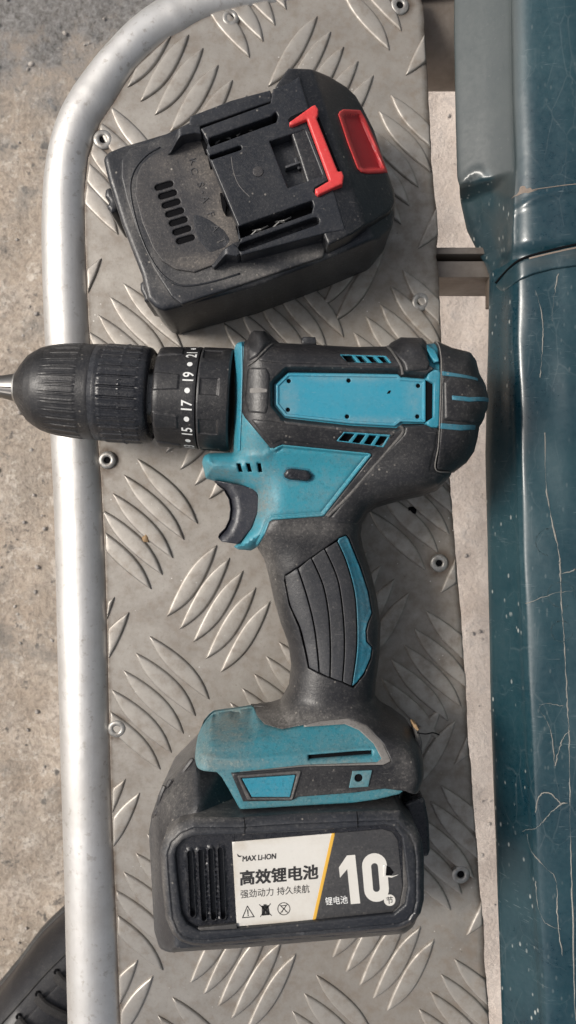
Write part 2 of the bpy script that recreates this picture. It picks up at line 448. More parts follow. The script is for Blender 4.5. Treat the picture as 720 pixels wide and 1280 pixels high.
def mat_paint():
    n = NT('scratched_teal_car_paint'); c = n.coord(world=True)
    big = n.noise(c, 14, 5, .65); fine = n.noise(c, 900, 3)
    base = n.mix(n.ramp(big, (.35, 0), (.7, 1)), (.0036, .025, .038), (.0052, .039, .052))
    def lines(scale, w, dist, msk, cs=(1, 1, 1), seed=0.0):
        cc = n.coord(world=True, scale=cs); w_ = n.n('ShaderNodeVectorMath', operation='ADD')
        nz = n.n('ShaderNodeTexNoise'); nz.inputs['Scale'].default_value = 40; nz.inputs['Detail'].default_value = 4; n.l(cc, nz.inputs['Vector'])
        mlt = n.n('ShaderNodeVectorMath', operation='SCALE'); mlt.inputs['Scale'].default_value = dist; n.l(nz.outputs['Color'], mlt.inputs[0])
        n.l(cc, w_.inputs[0]); n.l(mlt.outputs[0], w_.inputs[1])
        v = n.n('ShaderNodeTexVoronoi', feature='DISTANCE_TO_EDGE'); v.inputs['Scale'].default_value = scale; n.l(w_.outputs[0], v.inputs['Vector'])
        return n.math('MULTIPLY', n.ramp(v.outputs['Distance'], (0, 1), (w, 0)), n.ramp(n.noise(cc, msk, 3), (.50, 0), (.60, 1)))
    l1 = lines(38, .012, .02, 30); l2 = lines(110, .03, .008, 55, (1, .35, 1)); l3 = lines(16, .006, .03, 16)
    ln = n.math('ADD', n.math('MULTIPLY', l1, .07), n.math('ADD', n.math('MULTIPLY', l2, .09), n.math('MULTIPLY', l3, .07)))
    base = n.mix(ln, base, (.30, .33, .33))
    for rz, scl, thr in ((.35, 120, .695), (1.75, 90, .70), (-.5, 150, .70)):
        q = n.ramp(n.noise(n.coord(world=True, scale=(1, 12, 1), rot=(0, 0, rz)), scl, 2, .5, .3), (thr, 0), (thr + .03, 1))
        base = n.mix(n.math('MULTIPLY', n.math('MULTIPLY', q, n.ramp(n.noise(c, 33, 3), (.46, 0), (.62, 1))), .30), base, (.26, .30, .31))
    # dusty bloom and splashes
    film = n.math('MULTIPLY', n.ramp(n.math('ADD', n.math('MULTIPLY', big, .5), n.math('MULTIPLY', n.noise(c, 420, 4, .7), .5)), (.40, 0), (.70, 1)), .22)
    base = n.mix(film, base, (.07, .115, .13))
    at = n.n('ShaderNodeAttribute', attribute_name='dust')  # on the fender: dust plus a grey reflection put into the colour
    dull = n.mix(n.ramp(n.noise(c, 380, 4, .7), (.62, 0), (.78, .4)), n.mix(n.ramp(n.noise(c, 30, 4), (.35, 0), (.7, 1)), (.036, .046, .048), (.050, .060, .060)), (.13, .135, .13))
    base = n.mix(n.math('MULTIPLY', at.outputs['Fac'], .9), base, dull)
    sv = n.n('ShaderNodeTexVoronoi'); sv.inputs['Scale'].default_value = 330
    n.l(n.coord(world=True, scale=(1, .45, .8), rot=(0, 0, .35)), sv.inputs['Vector'])
    sp = n.math('MULTIPLY', n.ramp(sv.outputs['Distance'], (.10, 1), (.2, 0)), n.ramp(n.noise(c, 38, 3, .7), (.44, 0), (.56, 1)))
    sz = n.n('ShaderNodeSeparateXYZ'); n.l(n.n('ShaderNodeNewGeometry').outputs['Position'], sz.inputs[0])
    hz = n.n('ShaderNodeMapRange'); hz.inputs['From Min'].default_value = .0225; hz.inputs['From Max'].default_value = .019; hz.inputs['To Min'].default_value = .12; n.l(sz.outputs['Z'], hz.inputs['Value'])
    base = n.mix(n.math('MULTIPLY', n.math('MULTIPLY', sp, n.math('SUBTRACT', 1.0, at.outputs['Fac'])), n.math('MULTIPLY', hz.outputs[0], .8)), base, (.42, .44, .42))
    rg = n.math('ADD', n.math('MULTIPLY', n.math('ADD', film, n.math('MULTIPLY', at.outputs['Fac'], .25)), .9), n.math('ADD', n.math('MULTIPLY', ln, .3), .27))
    return n.set(base=base, rough=rg, coat=.45, coatr=.17, normal=n.bump(fine, .00004, .5, n.bump(n.noise(c, 70, 3), .0006, .35)))
M['paint'] = mat_paint()
M['crack'] = plastic('pale_crack_filler', (.27, .255, .23), .8, .3, dustcol=(.05, .08, .09), lo=.4, hi=.6, specks=0)
M['stain'] = plastic('dried_water_mark', (.035, .065, .075), .6, .4, dustcol=(.012, .045, .058), lo=.4, hi=.6, specks=0)
M['rust_spot'] = plastic('bare_primer', (.24, .19, .155), .8, .4, specks=.2)

def mat_ground():
    n = NT('rough_concrete'); c = n.coord(world=True)
    big = n.noise(c, 4.2, 6, .62, .5); mid = n.noise(c, 24, 7, .7); fine = n.noise(c, 190, 5, .72); dk = n.noise(c, 13, 6, .7, .2)
    base = n.mix(n.ramp(mid, (.34, 0), (.66, 1)), (.37, .30, .235), (.51, .435, .36))
    base = n.mix(n.ramp(n.noise(c, 8, 5, .65), (.46, 0), (.62, .6)), base, (.31, .275, .235))
    base = n.mix(n.ramp(n.noise(c, 11, 5, .7), (.50, 0), (.64, .6)), base, (.56, .495, .43))
    base = n.mix(n.ramp(fine, (.46, 0), (.64, .6)), base, (.19, .16, .135))
    base = n.mix(n.ramp(n.noise(c, 75, 5, .75), (.54, 0), (.66, .8)), base, (.60, .54, .47))
    base = n.mix(n.ramp(n.noise(c, 48, 4, .7, .1), (.60, 0), (.68, .85)), base, (.10, .095, .09))
    base = n.mix(n.ramp(dk, (.54, 0), (.68, .65)), base, (.20, .19, .175))
    v = n.n('ShaderNodeTexVoronoi'); v.inputs['Scale'].default_value = 75; n.l(c, v.inputs['Vector'])
    ag = n.math('MULTIPLY', n.ramp(v.outputs['Distance'], (.10, 1), (.24, 0)), n.ramp(n.noise(c, 31, 2), (.54, 0), (.6, 1)))
    bwn = n.ramp(v.outputs['Color'], (0, (.12, .085, .08)), (.5, (.30, .26, .22)), (1, (.55, .52, .48)))
    base = n.mix(n.math('MULTIPLY', ag, .8), base, bwn)
    # grey asphalt patch in the far left corner
    sx = n.n('ShaderNodeSeparateXYZ'); n.l(n.n('ShaderNodeNewGeometry').outputs['Position'], sx.inputs[0])
    y = n.math('ADD', n.math('SUBTRACT', sx.outputs['Y'], n.math('MULTIPLY', sx.outputs['X'], .25)), n.math('MULTIPLY', n.math('SUBTRACT', mid, .5), .35))
    left = n.math('LESS_THAN', sx.outputs['X'], -.03)
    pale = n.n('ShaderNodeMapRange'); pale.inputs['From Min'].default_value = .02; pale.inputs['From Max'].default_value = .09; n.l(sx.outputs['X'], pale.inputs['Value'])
    base = n.mix(n.math('MULTIPLY', pale.outputs[0], .62), base, n.mix(n.ramp(mid, (.34, 0), (.66, 1)), (.56, .475, .42), (.68, .60, .545)))  # pinker concrete on the right, its brighter light painted in too
    as_ = n.math('MULTIPLY', n.ramp(y, (.44, 0), (.535, 1)), left)
    asp = n.mix(n.ramp(fine, (.35, 0), (.65, 1)), (.085, .084, .082), (.27, .265, .26))
    base = n.mix(n.math('MULTIPLY', as_, .9), base, asp)
    hgt = n.math('ADD', n.math('MULTIPLY', mid, .6), n.math('MULTIPLY', fine, .4))
    return n.set(base=base, rough=.92, spec=.2, normal=n.bump(hgt, .007, .8))
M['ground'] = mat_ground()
M['pebble'] = plastic('grey_pebble', (.30, .27, .24), .8, .4, var=.5)
M['leather'] = plastic('black_leather', (.012, .012, .015), .42, .14, specks=.1)
M['lace'] = plastic('black_lace', (.012, .011, .011), .8, .1, specks=0)
M['sole'] = plastic('shoe_sole', (.02, .02, .02), .7, .3)
M['straw'] = plastic('dry_straw', (.28, .18, .09), .8, .2)

# ------------------------------------------------------------------ the setting: ground
GZ = -380.0
def build_ground():
    xs = np.concatenate([[-60000, -6000, -1200], np.linspace(-420, 420, 141), [1200, 6000, 60000]])
    ys = np.concatenate([[-60000, -6000, -1200], np.linspace(-620, 620, 207), [1200, 6000, 60000]])
    X, Y = np.meshgrid(xs, ys); Z = np.zeros_like(X)
    for k in range(60):
        fx, fy = rng.normal(0, .055, 2); Z += rng.uniform(.1, .5) * np.sin(fx * X + fy * Y + rng.uniform(0, 6.28))
    inner = (abs(X) < 421) & (abs(Y) < 621); Z = np.where(inner, Z * .9, 0) + GZ
    V = np.stack([X.ravel(), Y.ravel(), Z.ravel()], 1); nx = len(xs)
    F = [(j * nx + i, j * nx + i + 1, (j + 1) * nx + i + 1, (j + 1) * nx + i) for j in range(len(ys) - 1) for i in range(nx - 1)]
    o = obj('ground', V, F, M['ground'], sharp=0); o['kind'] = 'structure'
    parts = []
    for k in range(340):
        x = rng.uniform(-300, -130) if k % 4 else rng.uniform(120, 230); y = rng.uniform(-520, 520); q = rng.uniform(.6, 2.4) * (1.6 if rng.random() < .08 else 1)
        bm = bmesh.new(); bmesh.ops.create_icosphere(bm, subdivisions=1, radius=1)
        sc = (q * rng.uniform(.8, 1.4), q * rng.uniform(.7, 1.2), q * rng.uniform(.4, .8)); a = rng.uniform(0, 6.28)
        V = [(x + math.cos(a) * v.co.x * sc[0] - math.sin(a) * v.co.y * sc[1] + rng.normal(0, q * .12), y + math.sin(a) * v.co.x * sc[0] + math.cos(a) * v.co.y * sc[1], GZ + q * .02 + v.co.z * sc[2] * .7) for v in bm.verts]
        parts.append((V, [tuple(v.index for v in f.verts) for f in bm.faces])); bm.free()
    V, F = join(parts); o = obj('gravel', V, F, M['pebble'], sharp=0); o['kind'] = 'stuff'
    o['label'] = 'loose grit scattered over the rough concrete ground'
build_ground()

# ------------------------------------------------------------------ side step: frame tube, tread plate, bars, rivets
step = thing('side_step', 'silver aluminium side step with chequer tread plate and rounded tube frame', 'side step', (0, 0, -20))
T_OUT = [(300, -28), (230, -8), (190, 13), (160, 36), (133, 62), (110, 88), (88, 118), (72, 150), (60, 192), (54, 240), (52, 300), (55, 400), (60, 500), (65, 600), (68, 700), (70, 800), (73, 900), (76, 1000), (79, 1100), (81, 1200), (83, 1280), (86, 1420)]
T_IN = [(330, 2), (272, 12), (240, 27), (205, 47), (172, 79), (155, 103), (140, 128), (122, 155), (109, 195), (105, 240), (106, 300), (110, 400), (118, 500), (126, 600), (131, 700), (134, 800), (136, 900), (139, 1000), (143, 1100), (147, 1200), (150, 1280), (155, 1420)]
def build_tube():
    path = []; rad = []
    for (a, b), (c, d) in zip(T_OUT, T_IN):
        A = np.array(W(a, b, -6)); B = np.array(W(c, d, 0)); w = np.linalg.norm(B - A); e = (B - A) / w
        rr = w * .545; path.append((*(A + e * rr), -rr + 5.0)); rad.append(rr)
    pre = []                                       # carry the tube on past the top of the frame
    p0, p1 = np.array(path[0]), np.array(path[1]); dr = (p0 - p1) / np.linalg.norm(p0 - p1)
    for k in (220, 120, 40): pre.append(p0 + np.array([1, .12, 0]) * k)
    P = spline(np.array(pre + [np.array(p) for p in path]), 6, closed=False)
    rr = np.interp(np.linspace(0, 1, len(P)), np.linspace(0, 1, len(pre) + len(rad)), [rad[0]] * len(pre) + rad)
    V, F = sweep(P, list(rr), 40); obj('frame_tube', V, F, M['tube'], step, sharp=60)
build_tube()

PLATE = [(125, 153), (142, 128), (157, 103), (174, 79), (207, 48), (241, 27), (272, 12), (330, 2), (350, -12), (524, -12), (530, 8), (533, 60), (535, 100), (537, 130), (540, 200), (544, 245), (547, 268), (548, 300), (546, 320), (549, 340), (551, 400), (553, 440), (558, 540), (564, 610), (567, 650), (571, 700), (574, 735), (577, 770), (580, 815), (584, 880), (586, 930), (590, 960), (592, 1000), (597, 1060), (601, 1120), (606, 1160), (606, 1200), (611, 1250), (613, 1290), (620, 1420),
         (156, 1420), (150, 1280), (147, 1200), (143, 1100), (139, 1000), (136, 900), (134, 800), (131, 700), (126, 600), (118, 500), (110, 400), (106, 300), (105, 240), (110, 197)]
PL = ccw(conv(PLATE, 0)); PL = resample(PL, 4.0)
PL[:, 0] += rng.normal(0, .12, len(PL)) * (PL[:, 0] > 40)
def plate_z(x, y, d): return .28 * np.sin(x * .035 + .4) * np.cos(y * .021) - .9 * np.exp(-(d / 1.6) ** 2) * (x > 30)
RIV = [(288, 22), (129, 174), (134, 575), (146, 911), (526, 377), (549, 704), (576, 1093), (500, 6)]
rv = np.array([W(u, v, 0) for u, v in RIV])
plate = relief('tread_plate', PL, M['plate'], step, top=plate_z, bot=-2.6, r=.5, h=4.0, cap=True, extra=np.vstack([[(x + r * math.cos(t), y + r * math.sin(t)) for t in np.linspace(0, 6.28, 16, endpoint=False)] for x, y in rv for r in (3.5, 5.2, 6.4, 8, 10)] + [near(PL, (1.0, 2.2, 3.6), True, 3.0)]))
pv = np.array([tuple(v.co) for v in plate.data.vertices]) / MM + base_of(plate)
rd = np.sqrt(((pv[:, None, :2] - rv[None]) ** 2).sum(2)).min(1); ed = segdist(pv[:, :2], PL)
plate.data.attributes.new('dust', 'FLOAT', 'POINT').data.foreach_set('value', np.maximum(np.exp(-(np.clip(rd - 5, 0, None) / 2.2) ** 2) * .9, .8 * np.exp(-(ed / 1.6) ** 2)).astype(np.float32))

def clip_to(P, C):
    """keep the part of polygon P that lies inside the simple outline C (vertex-wise pull to the nearest edge)"""
    ins_ = inside(P, C)
    if ins_.all(): return P, False
    out = []
    for p, k in zip(P, ins_):
        if k: out.append(p)
    return (np.array(out) if len(out) > 5 else None), True
def lens(L, w, n=22):
    """pointed bar outline along +x, one flank fuller than the other"""
    t = np.linspace(-1, 1, n); up = w * .56 * (1 - t ** 2) ** .92 + w * .05 * np.sin(t * math.pi); dn = -w * .44 * (1 - t ** 2) ** .92 + w * .05 * np.sin(t * math.pi)
    return np.vstack([np.column_stack([t * L / 2, up]), np.column_stack([t[::-1] * L / 2, dn[::-1]])[1:-1]])
BAR_H = 1.35
def bar_top(x, y, d): return 1.16 + .16 * np.clip(d / 4, 0, 1)
BARS = []
def grp(tops, vec): 
    for (u, v) in tops: BARS.append((u, v, u + vec[0], v + vec[1]))
UP, DN = (-62, 89), (75, 82)
grp([(220, 24), (236, 42), (254, 59), (273, 80), (291, 99), (309, 118)], (-61, 85))
grp([(397, 19), (414, 38), (430, 57), (448, 75), (467, 93)], UP)
grp([(254, -10), (271, -30), (286, -50), (300, -70)], (58, 82)); grp([(425, -22), (440, -46)], (62, 85))
grp([(137, 132), (121, 150), (105, 170), (92, 190), (84, 210)], (64, 84))
grp([(488, 118), (473, 138), (457, 157), (446, 180), (436, 203)], (66, 77))
grp([(569, 5), (590, 24)], UP); grp([(584, 222), (602, 242)], UP)
grp([(503, 337), (488, 357), (475, 380), (457, 395), (442, 415)], (65, 82))
grp([(480, 313), (464, 295), (447, 277), (430, 260), (413, 242)], UP)
grp([(279, 403), (300, 388), (322, 371), (345, 356), (366, 340)], (64, 82))
grp([(153, 353), (136, 370), (122, 393), (108, 413), (96, 435)], (76, 84))
grp([(127, 322), (109, 304)], UP)
grp([(171, 573), (154, 593), (140, 616), (127, 637), (113, 655)], (76, 82))
grp([(271, 681), (287, 697), (304, 713), (320, 734), (338, 751)], (-63, 90))
grp([(269, 477), (287, 498), (305, 518), (323, 535)], UP)
grp([(143, 746), (161, 765)], UP); grp([(126, 728)], UP)
grp([(186, 795), (169, 816), (154, 838), (139, 862), (125, 883)], (76, 80))
grp([(348, 802), (332, 820), (317, 842), (302, 860), (287, 878)], (74, 82))
grp([(461, 637), (477, 615), (491, 593), (506, 573), (521, 553)], (71, 76))
grp([(613, 652), (630, 670)], (-63, 90))
grp([(477, 706), (494, 723), (512, 740), (460, 688), (443, 670)], (-62, 90))
grp([(532, 763), (517, 785), (505, 806), (489, 824), (477, 848)], (72, 78))
grp([(630, 868), (648, 886)], (-62, 88)); grp([(570, 900), (552, 885)], (-60, 88))
grp([(551, 982), (538, 1002), (522, 1020), (507, 1040), (493, 1060)], (71, 79))
grp([(645, 1082), (662, 1100)], (-62, 88))
grp([(543, 1174), (526, 1158), (509, 1142), (492, 1125), (475, 1107)], (-60, 91))
grp([(395, 1219), (380, 1242), (365, 1264), (350, 1286)], (73, 81))
grp([(568, 1199), (551, 1218), (538, 1240), (523, 1261), (508, 1283)], (72, 80))
grp([(300, 1132), (317, 1146), (335, 1161), (352, 1176), (370, 1192)], (-63, 98))
grp([(215, 1247), (197, 1270), (182, 1290)], (74, 82))
grp([(191, 1220), (172, 1200), (155, 1184)], (-61, 91))
grp([(183, 1042), (169, 1066), (154, 1090), (142, 1112), (128, 1134)], (76, 80))
grp([(157, 973), (175, 990)], (-62, 90))
def build_bars():
    cache = {}
    for (a, b, c, d) in BARS:
        A, B = np.array(W(a, b, .6)), np.array(W(c, d, .6)); e = B - A; L = float(np.linalg.norm(e)); ang = math.atan2(e[1], e[0]); mid = (A + B) / 2
        w = 8.6 + rng.uniform(-.5, .5)
        Rm = np.array([[math.cos(ang), -math.sin(ang)], [math.sin(ang), math.cos(ang)]])
        P0 = lens(L, w, 34); Pw = P0 @ Rm.T + mid
        Pc, cut = clip_to(Pw, PL)
        if cut:
            if Pc is None or abs(area(Pc)) < 14: continue
            relief('tread_bar', Pc, M['bar'], plate, top=bar_top, bot=-.9, r=1.15, h=1.5, sharp=50)
        else:
            key = round(L / 4)
            if key not in cache:
                V, F = relief('tread_bar', lens(key * 4.0, 8.6, 30), M['plate'], None, top=bar_top, bot=-.9, r=1.15, h=1.5, build=False)
                cache[key] = mesh('tread_bar', V * MM, F, M['bar'], 50)
            o = link('tread_bar', cache[key], plate); o.location = (mid[0] * MM, mid[1] * MM, 20 * MM); o.rotation_euler = (0, 0, ang)
            o.scale = (L / (key * 4.0), w / 8.6, 1)
build_bars()

def build_rivets():
    prof = [(4.9, -.4), (4.9, .35), (4.6, .95), (3.9, 1.35), (2.9, 1.45), (2.2, 1.3), (1.85, .95), (1.75, .5), (1.7, .3), (0.05, .25)]
    V, F, I = lathe_z(prof, 28, [0] * 7 + [1, 1, 1]); me = mesh('rivet', np.array(V) * MM, F, None, 40, mats=[M['rivet'], M['void']], idx=I)
    for (u, v) in [(288, 22), (129, 174), (134, 575), (146, 911), (526, 377), (549, 704), (576, 1093), (500, 6)]:
        x, y = W(u, v, 1); o = link('rivet', me, plate); k = rng.uniform(.9, 1.08); o.scale = (k, k * rng.uniform(.95, 1.05), rng.uniform(.75, 1.1)); o.location = (x * MM, y * MM, 20.2 * MM); o.rotation_euler = (rng.uniform(-.05, .05), rng.uniform(-.05, .05), rng.uniform(0, 6))
def mat_rivet():
    n = NT('dull_rivet'); c = n.coord(); f = n.noise(c, 500, 4)
    return n.set(base=n.mix(n.ramp(f, (.45, 0), (.7, .6)), (.36, .35, .33), (.17, .14, .115)), metal=.6, rough=.42, normal=n.bump(f, .0001, .6))
M['rivet'] = mat_rivet()
build_rivets()

# supports under the plate
def build_supports():
    x0, y0 = W(520, 30, -35); x1, _ = W(690, 30, -35)
    V, F = sweep([(x0 - 20, y0, -40), (x0 + 30, y0, -40), (x1, y0, -40)], 30, 40); obj('support_tube', V, F, M['arm'], step, sharp=60)
    k = s_(-8)
    xa, xb = (520 - 360) * k, (632 - 360) * k
    def bar(name, v0, v1, z0, z1, m):
        ya, yb = (640 - v0) * k, (640 - v1) * k
        box(name, ((xa + xb) / 2, (ya + yb) / 2, (z0 + z1) / 2), (xb - xa, abs(ya - yb), abs(z1 - z0)), m, step, bev=.5)
    bar('bracket_flange', 309, 317.5, -40, -8, M['arm']); bar('bracket_flange', 325.5, 346, -44, -9, M['arm'])
    bar('bracket_web', 317.5, 325.5, -44, -36, M['arm'])
    xe, ye = W(611, 345, -14); box('bracket_end_plate', (xe, ye, -13), (2.0, 33, 9), M['arm'], step, bev=.4)
build_supports()

# ------------------------------------------------------------------ the car: sill and fender skin beside the step
car = thing('car_body', 'dark teal car sill with cracked and scratched paint along the right edge', 'car', (130, 0, 0))
def car_skin(name, v0, v1, keys, mat, n_v=90):
    """keys: list of (v, [(u, z) ...]) profiles, outer lip to inner; interpolated along v, then smoothed across"""
    vs = np.linspace(v0, v1, n_v); kv = [k[0] for k in keys]; m = len(keys[0][1])
    V = []; nu = 0
    for v in vs:
        pr = []
        for j in range(m):
            if keys[0][1][j][0] == 'x': pr.append((pr[m - 3][0] + keys[0][1][j][1], keys[0][1][j][2])); continue
            u = np.interp(v, kv, [k[1][j][0] for k in keys]); z = np.interp(v, kv, [k[1][j][1] for k in keys])
            x, y = W(u, v, z); pr.append((x, z))
        pr = spline(np.array(pr), 7, closed=False); nu = len(pr)
        y = (640 - v) * s_(25)
        V += [(p[0], y, p[1]) for p in pr]
    F = [(j * nu + i, (j + 1) * nu + i, (j + 1) * nu + i + 1, j * nu + i + 1) for j in range(len(vs) - 1) for i in range(nu - 1)]
    return V, F
def prof(lip, a, ridge, hi=20):
    return [(lip + 8, -14), (lip + 1, -1), (lip, 3), (lip + (ridge - lip) * .5, 13), (ridge - 8, 19.2), (ridge, 23.2), (ridge + 13, 25.8), (ridge + 60, 29), (ridge + 130, 36), ('x', 6, 75), ('x', 14, 190)]
def fprof(lip, ridge, dz=0):
    return [(lip + 8, -12 - dz), (lip + 1, -1 - dz), (lip, 3 - dz), (lip + (ridge - lip) * .5, 10.5 - dz * .75), (ridge - 6, 19), (ridge + 1, 22.4), (ridge + 20, 26.3), (ridge + 60, 29.2), (ridge + 130, 35.8), ('x', 6, 75), ('x', 14, 190)]
sillV, sillF = car_skin('sill', 322, 1450, [(322, prof(613, 0, 645)), (420, prof(611, 0, 644)), (560, prof(608, 0, 648)), (700, prof(611, 0, 652)), (900, prof(615, 0, 660)), (1100, prof(622, 0, 670)), (1280, prof(628, 0, 680)), (1450, prof(634, 0, 690))], None)
def dent(V, f):
    V = np.array(V); V[:, 2] += f(V[:, 0], V[:, 1]); return V
sill = obj('sill_panel', dent(sillV, lambda x, y: .35 * np.sin(x * .3 + y * .05) * np.sin(y * .08)), sillF, M['paint'], car, sharp=0)
def fender():
    V, F = car_skin('fender', -120, 328, [(-120, fprof(571, 640)), (0, fprof(570, 641)), (120, fprof(572, 643)), (195, fprof(574, 646)), (206, fprof(576, 646)), (216, fprof(579, 646, 11)), (250, fprof(586, 645, 14)), (290, fprof(603, 644, 12)), (317, fprof(615, 645, 4)), (330, fprof(617, 645, 2))], None, 170)
    V = np.array(V); u = 360 + V[:, 0] / s_(20); v = 640 - V[:, 1] / s_(25)
    # the stamped lip that runs from the edge up round the corner and down to the crease
    lipc = np.array([(576, 214), (588, 203), (604, 191), (616, 212), (628, 240), (637, 262), (668, 248), (720, 240), (800, 236)], float)
    q = np.column_stack([u, v]); d = segdist(q, lipc, closed=False)
    below = (v > np.interp(u, lipc[:, 0], lipc[:, 1]))
    V[:, 2] += np.where(u < 640, .9, .8) * np.exp(-(d / 4.0) ** 2) - np.where(below & (u < 640), 1.2 * smooth(0, 12, d), 0) * smooth(575, 590, u + 10)
    V[:, 2] -= 3.4 * smooth(300, 319, v)
    o = obj('fender_panel', V, F, M['paint'], car, sharp=0)
    at = o.data.attributes.new('dust', 'FLOAT', 'POINT')
    dd = (1 - smooth(628, 641, 360 + V[:, 0] / s_(5))) * (1 - .75 * smooth(-4, 10, v - np.interp(360 + V[:, 0] / s_(5), [565, 590, 606, 622, 640], [216, 203, 193, 222, 262])))  # dust on the lip together with its painted grey reflection
    at.data.foreach_set('value', dd.astype(np.float32)); return V
fenderV = fender()
def surf_of(V):
    """height lookup on a grid skin: rows share y, z is read along x from the outer lip inwards"""
    V = np.array(V); ys = np.unique(np.round(V[:, 1], 4)); rows = []
    for y in ys:
        r = V[np.abs(V[:, 1] - y) < 1e-3]; r = r[np.argmin(r[:, 0]):]; o = np.argsort(r[:, 0]); rows.append((r[o, 0], r[o, 2]))
    def z(x, y):
        out = []
        for a, b in zip(np.atleast_1d(x), np.atleast_1d(y)):
            k = int(np.clip(np.searchsorted(ys, b), 1, len(ys) - 1)); f = np.clip((b - ys[k - 1]) / (ys[k] - ys[k - 1]), 0, 1)
            out.append((1 - f) * np.interp(a, *rows[k - 1]) + f * np.interp(a, *rows[k]))
        return np.array(out)
    return z
def build_cracks():
    zf0 = surf_of(dent(sillV, lambda x, y: .35 * np.sin(x * .3 + y * .05) * np.sin(y * .08))); zf = lambda x, y: zf0(x, y) + .06
    def crack(pts, w=.55, zr=30, stain=False):
        P = spline(np.array([W(u, v, zr) for u, v in pts]), 9, closed=False); P = P + rng.normal(0, .13, P.shape)
        ribbon('paint_crack' if not stain else 'water_mark', P, w * .8, M['stain' if stain else 'crack'], sill, zf, .14, True)
    crack([(684, 540), (685, 600), (690, 640), (700, 690), (702, 715), (704, 760), (707, 800), (709, 840), (711, 880), (713, 920), (714, 1000), (716, 1080), (718, 1150), (722, 1280)], .6)
    crack([(664, 1054), (676, 1040), (690, 1022), (704, 1008), (712, 1006)], .6); crack([(704, 1008), (690, 995), (678, 1000), (674, 1022)], .4)
    crack([(714, 915), (706, 925), (700, 945), (697, 960)], .5); crack([(697, 960), (690, 912), (678, 890), (684, 882), (706, 884)], .4)
    crack([(668, 1055), (672, 1075), (686, 1090), (698, 1105), (700, 1150), (706, 1200)], .45); crack([(676, 1110), (678, 1140), (686, 1160), (704, 1166)], .35)
    crack([(720, 712), (703, 718)], .45); crack([(662, 756), (690, 744), (720, 738)], .3)
    crack([(672, 360), (680, 395), (681, 430), (678, 470)], .4); crack([(700, 340), (694, 370), (692, 400)], .35)
    for (u, v, r) in [(690, 678, 17), (703, 744, 16), (704, 790, 13)]:
        crack([(u + r * math.cos(t), v + r * math.sin(t)) for t in np.linspace(rng.uniform(0, 2), rng.uniform(4.5, 6.5), 14)], .35, stain=True)
    zg = surf_of(fenderV); x, y = W(657, 236, 27)
    relief('primer_spot', spline(np.array([(x - 3.2, y - 1.4), (x - 2.0, y + .3), (x - 1.4, y + 2.4), (x + .2, y + 2.2), (x + .9, y + .8), (x + 2.6, y + .9), (x + 3.6, y - .6), (x + 6, y - .3), (x + 2, y - 1.4), (x, y - 1.0)]), 4), M['rust_spot'], car, top=lambda a, b, d: zg(a, b) + .12, bot=lambda a, b: zg(a, b) - 1.5, r=.05, h=.8)
    for v0, pts in ((0, [(648, 236), (672, 233), (700, 231), (722, 230)]),):
        P = spline(np.array([W(u, v, 30) for u, v in pts]), 8, closed=False); ribbon('paint_crack', P, .45, M['rust_spot'], car, lambda a, b: zg(a, b) + .05, .12)
    fl = conv([(634, 341), (643, 330), (656, 323), (690, 315), (740, 306), (800, 300), (800, 328), (740, 333), (690, 337), (668, 342), (652, 348), (640, 354)], 28)
    jf = relief('joint_flange', fillet(fl, 1.5), M['paint'], car, top=lambda a, b, d: zf0(a, b) + 1.3, bot=lambda a, b: zf0(a, b) - 2, r=.9, h=1.3)
    set_dust_and_light(jf, [(672, 328, 30, 8, .6), (720, 320, 30, 8, .7)], 28, .2)
    g = spline(conv([(634, 338), (643, 328), (656, 321), (690, 313), (740, 304)], 28), 8, closed=False); ribbon('joint_gap', g, 1.1, M['void'], car, lambda a, b: zf0(a, b) + .9, .3)
    g = spline(conv([(662, 322.5), (690, 317), (740, 308.5)], 28), 8, closed=False); ribbon('rusty_edge', g, .9, M['rust_spot'], car, lambda a, b: zf0(a, b) + 1.3, .12)
build_cracks()

# ------------------------------------------------------------------ the cordless drill, lying on its side
drill = thing('cordless_drill', 'teal and black cordless drill lying on its side with battery fitted', 'drill', (0, 0, 0))
ZC = 36.0
ZH = 62.0
SILP = [(292, 434), (299, 430), (309, 428), (312, 420), (318, 416.5), (333, 417), (343, 425), (350, 431), (440, 436), (482, 435), (487, 430), (498, 424), (524, 425), (530, 430), (541, 429), (560, 437), (584, 443), (592, 455), (596, 472), (606, 487), (608, 500), (607, 515), (603, 530), (596, 536), (594, 550), (590, 567), (581, 580), (567, 591), (558, 601), (545, 614), (525, 621), (500, 626), (470, 635), (460, 642), (453, 655), (451, 668), (455, 688), (464, 715), (471, 745), (476, 779), (475, 815), (470, 854), (469, 870), (478, 882), (496, 893), (512, 906), (520, 920), (525, 937), (526, 955), (520, 972), (510, 990),
        (470, 1004), (380, 1010), (300, 1013), (288, 993), (277, 971), (271, 964), (247, 957), (243, 949), (243, 929), (248, 915), (257, 904), (264, 898), (292, 894), (312, 892), (320, 886), (338, 884), (350, 880), (361, 860), (364, 832), (360, 804), (350, 777), (342, 749), (336, 721), (330, 699), (322, 686), (313, 689), (298, 688), (291, 684), (300, 672), (312, 655), (317, 640), (318, 620), (300, 609), (270, 602), (257, 598), (252, 578), (255, 569), (262, 566), (291, 565)]
SIL = conv(SILP, 40)
def uv40(x, y): k = s_(40); return 360 + x / k, 640 - y / k
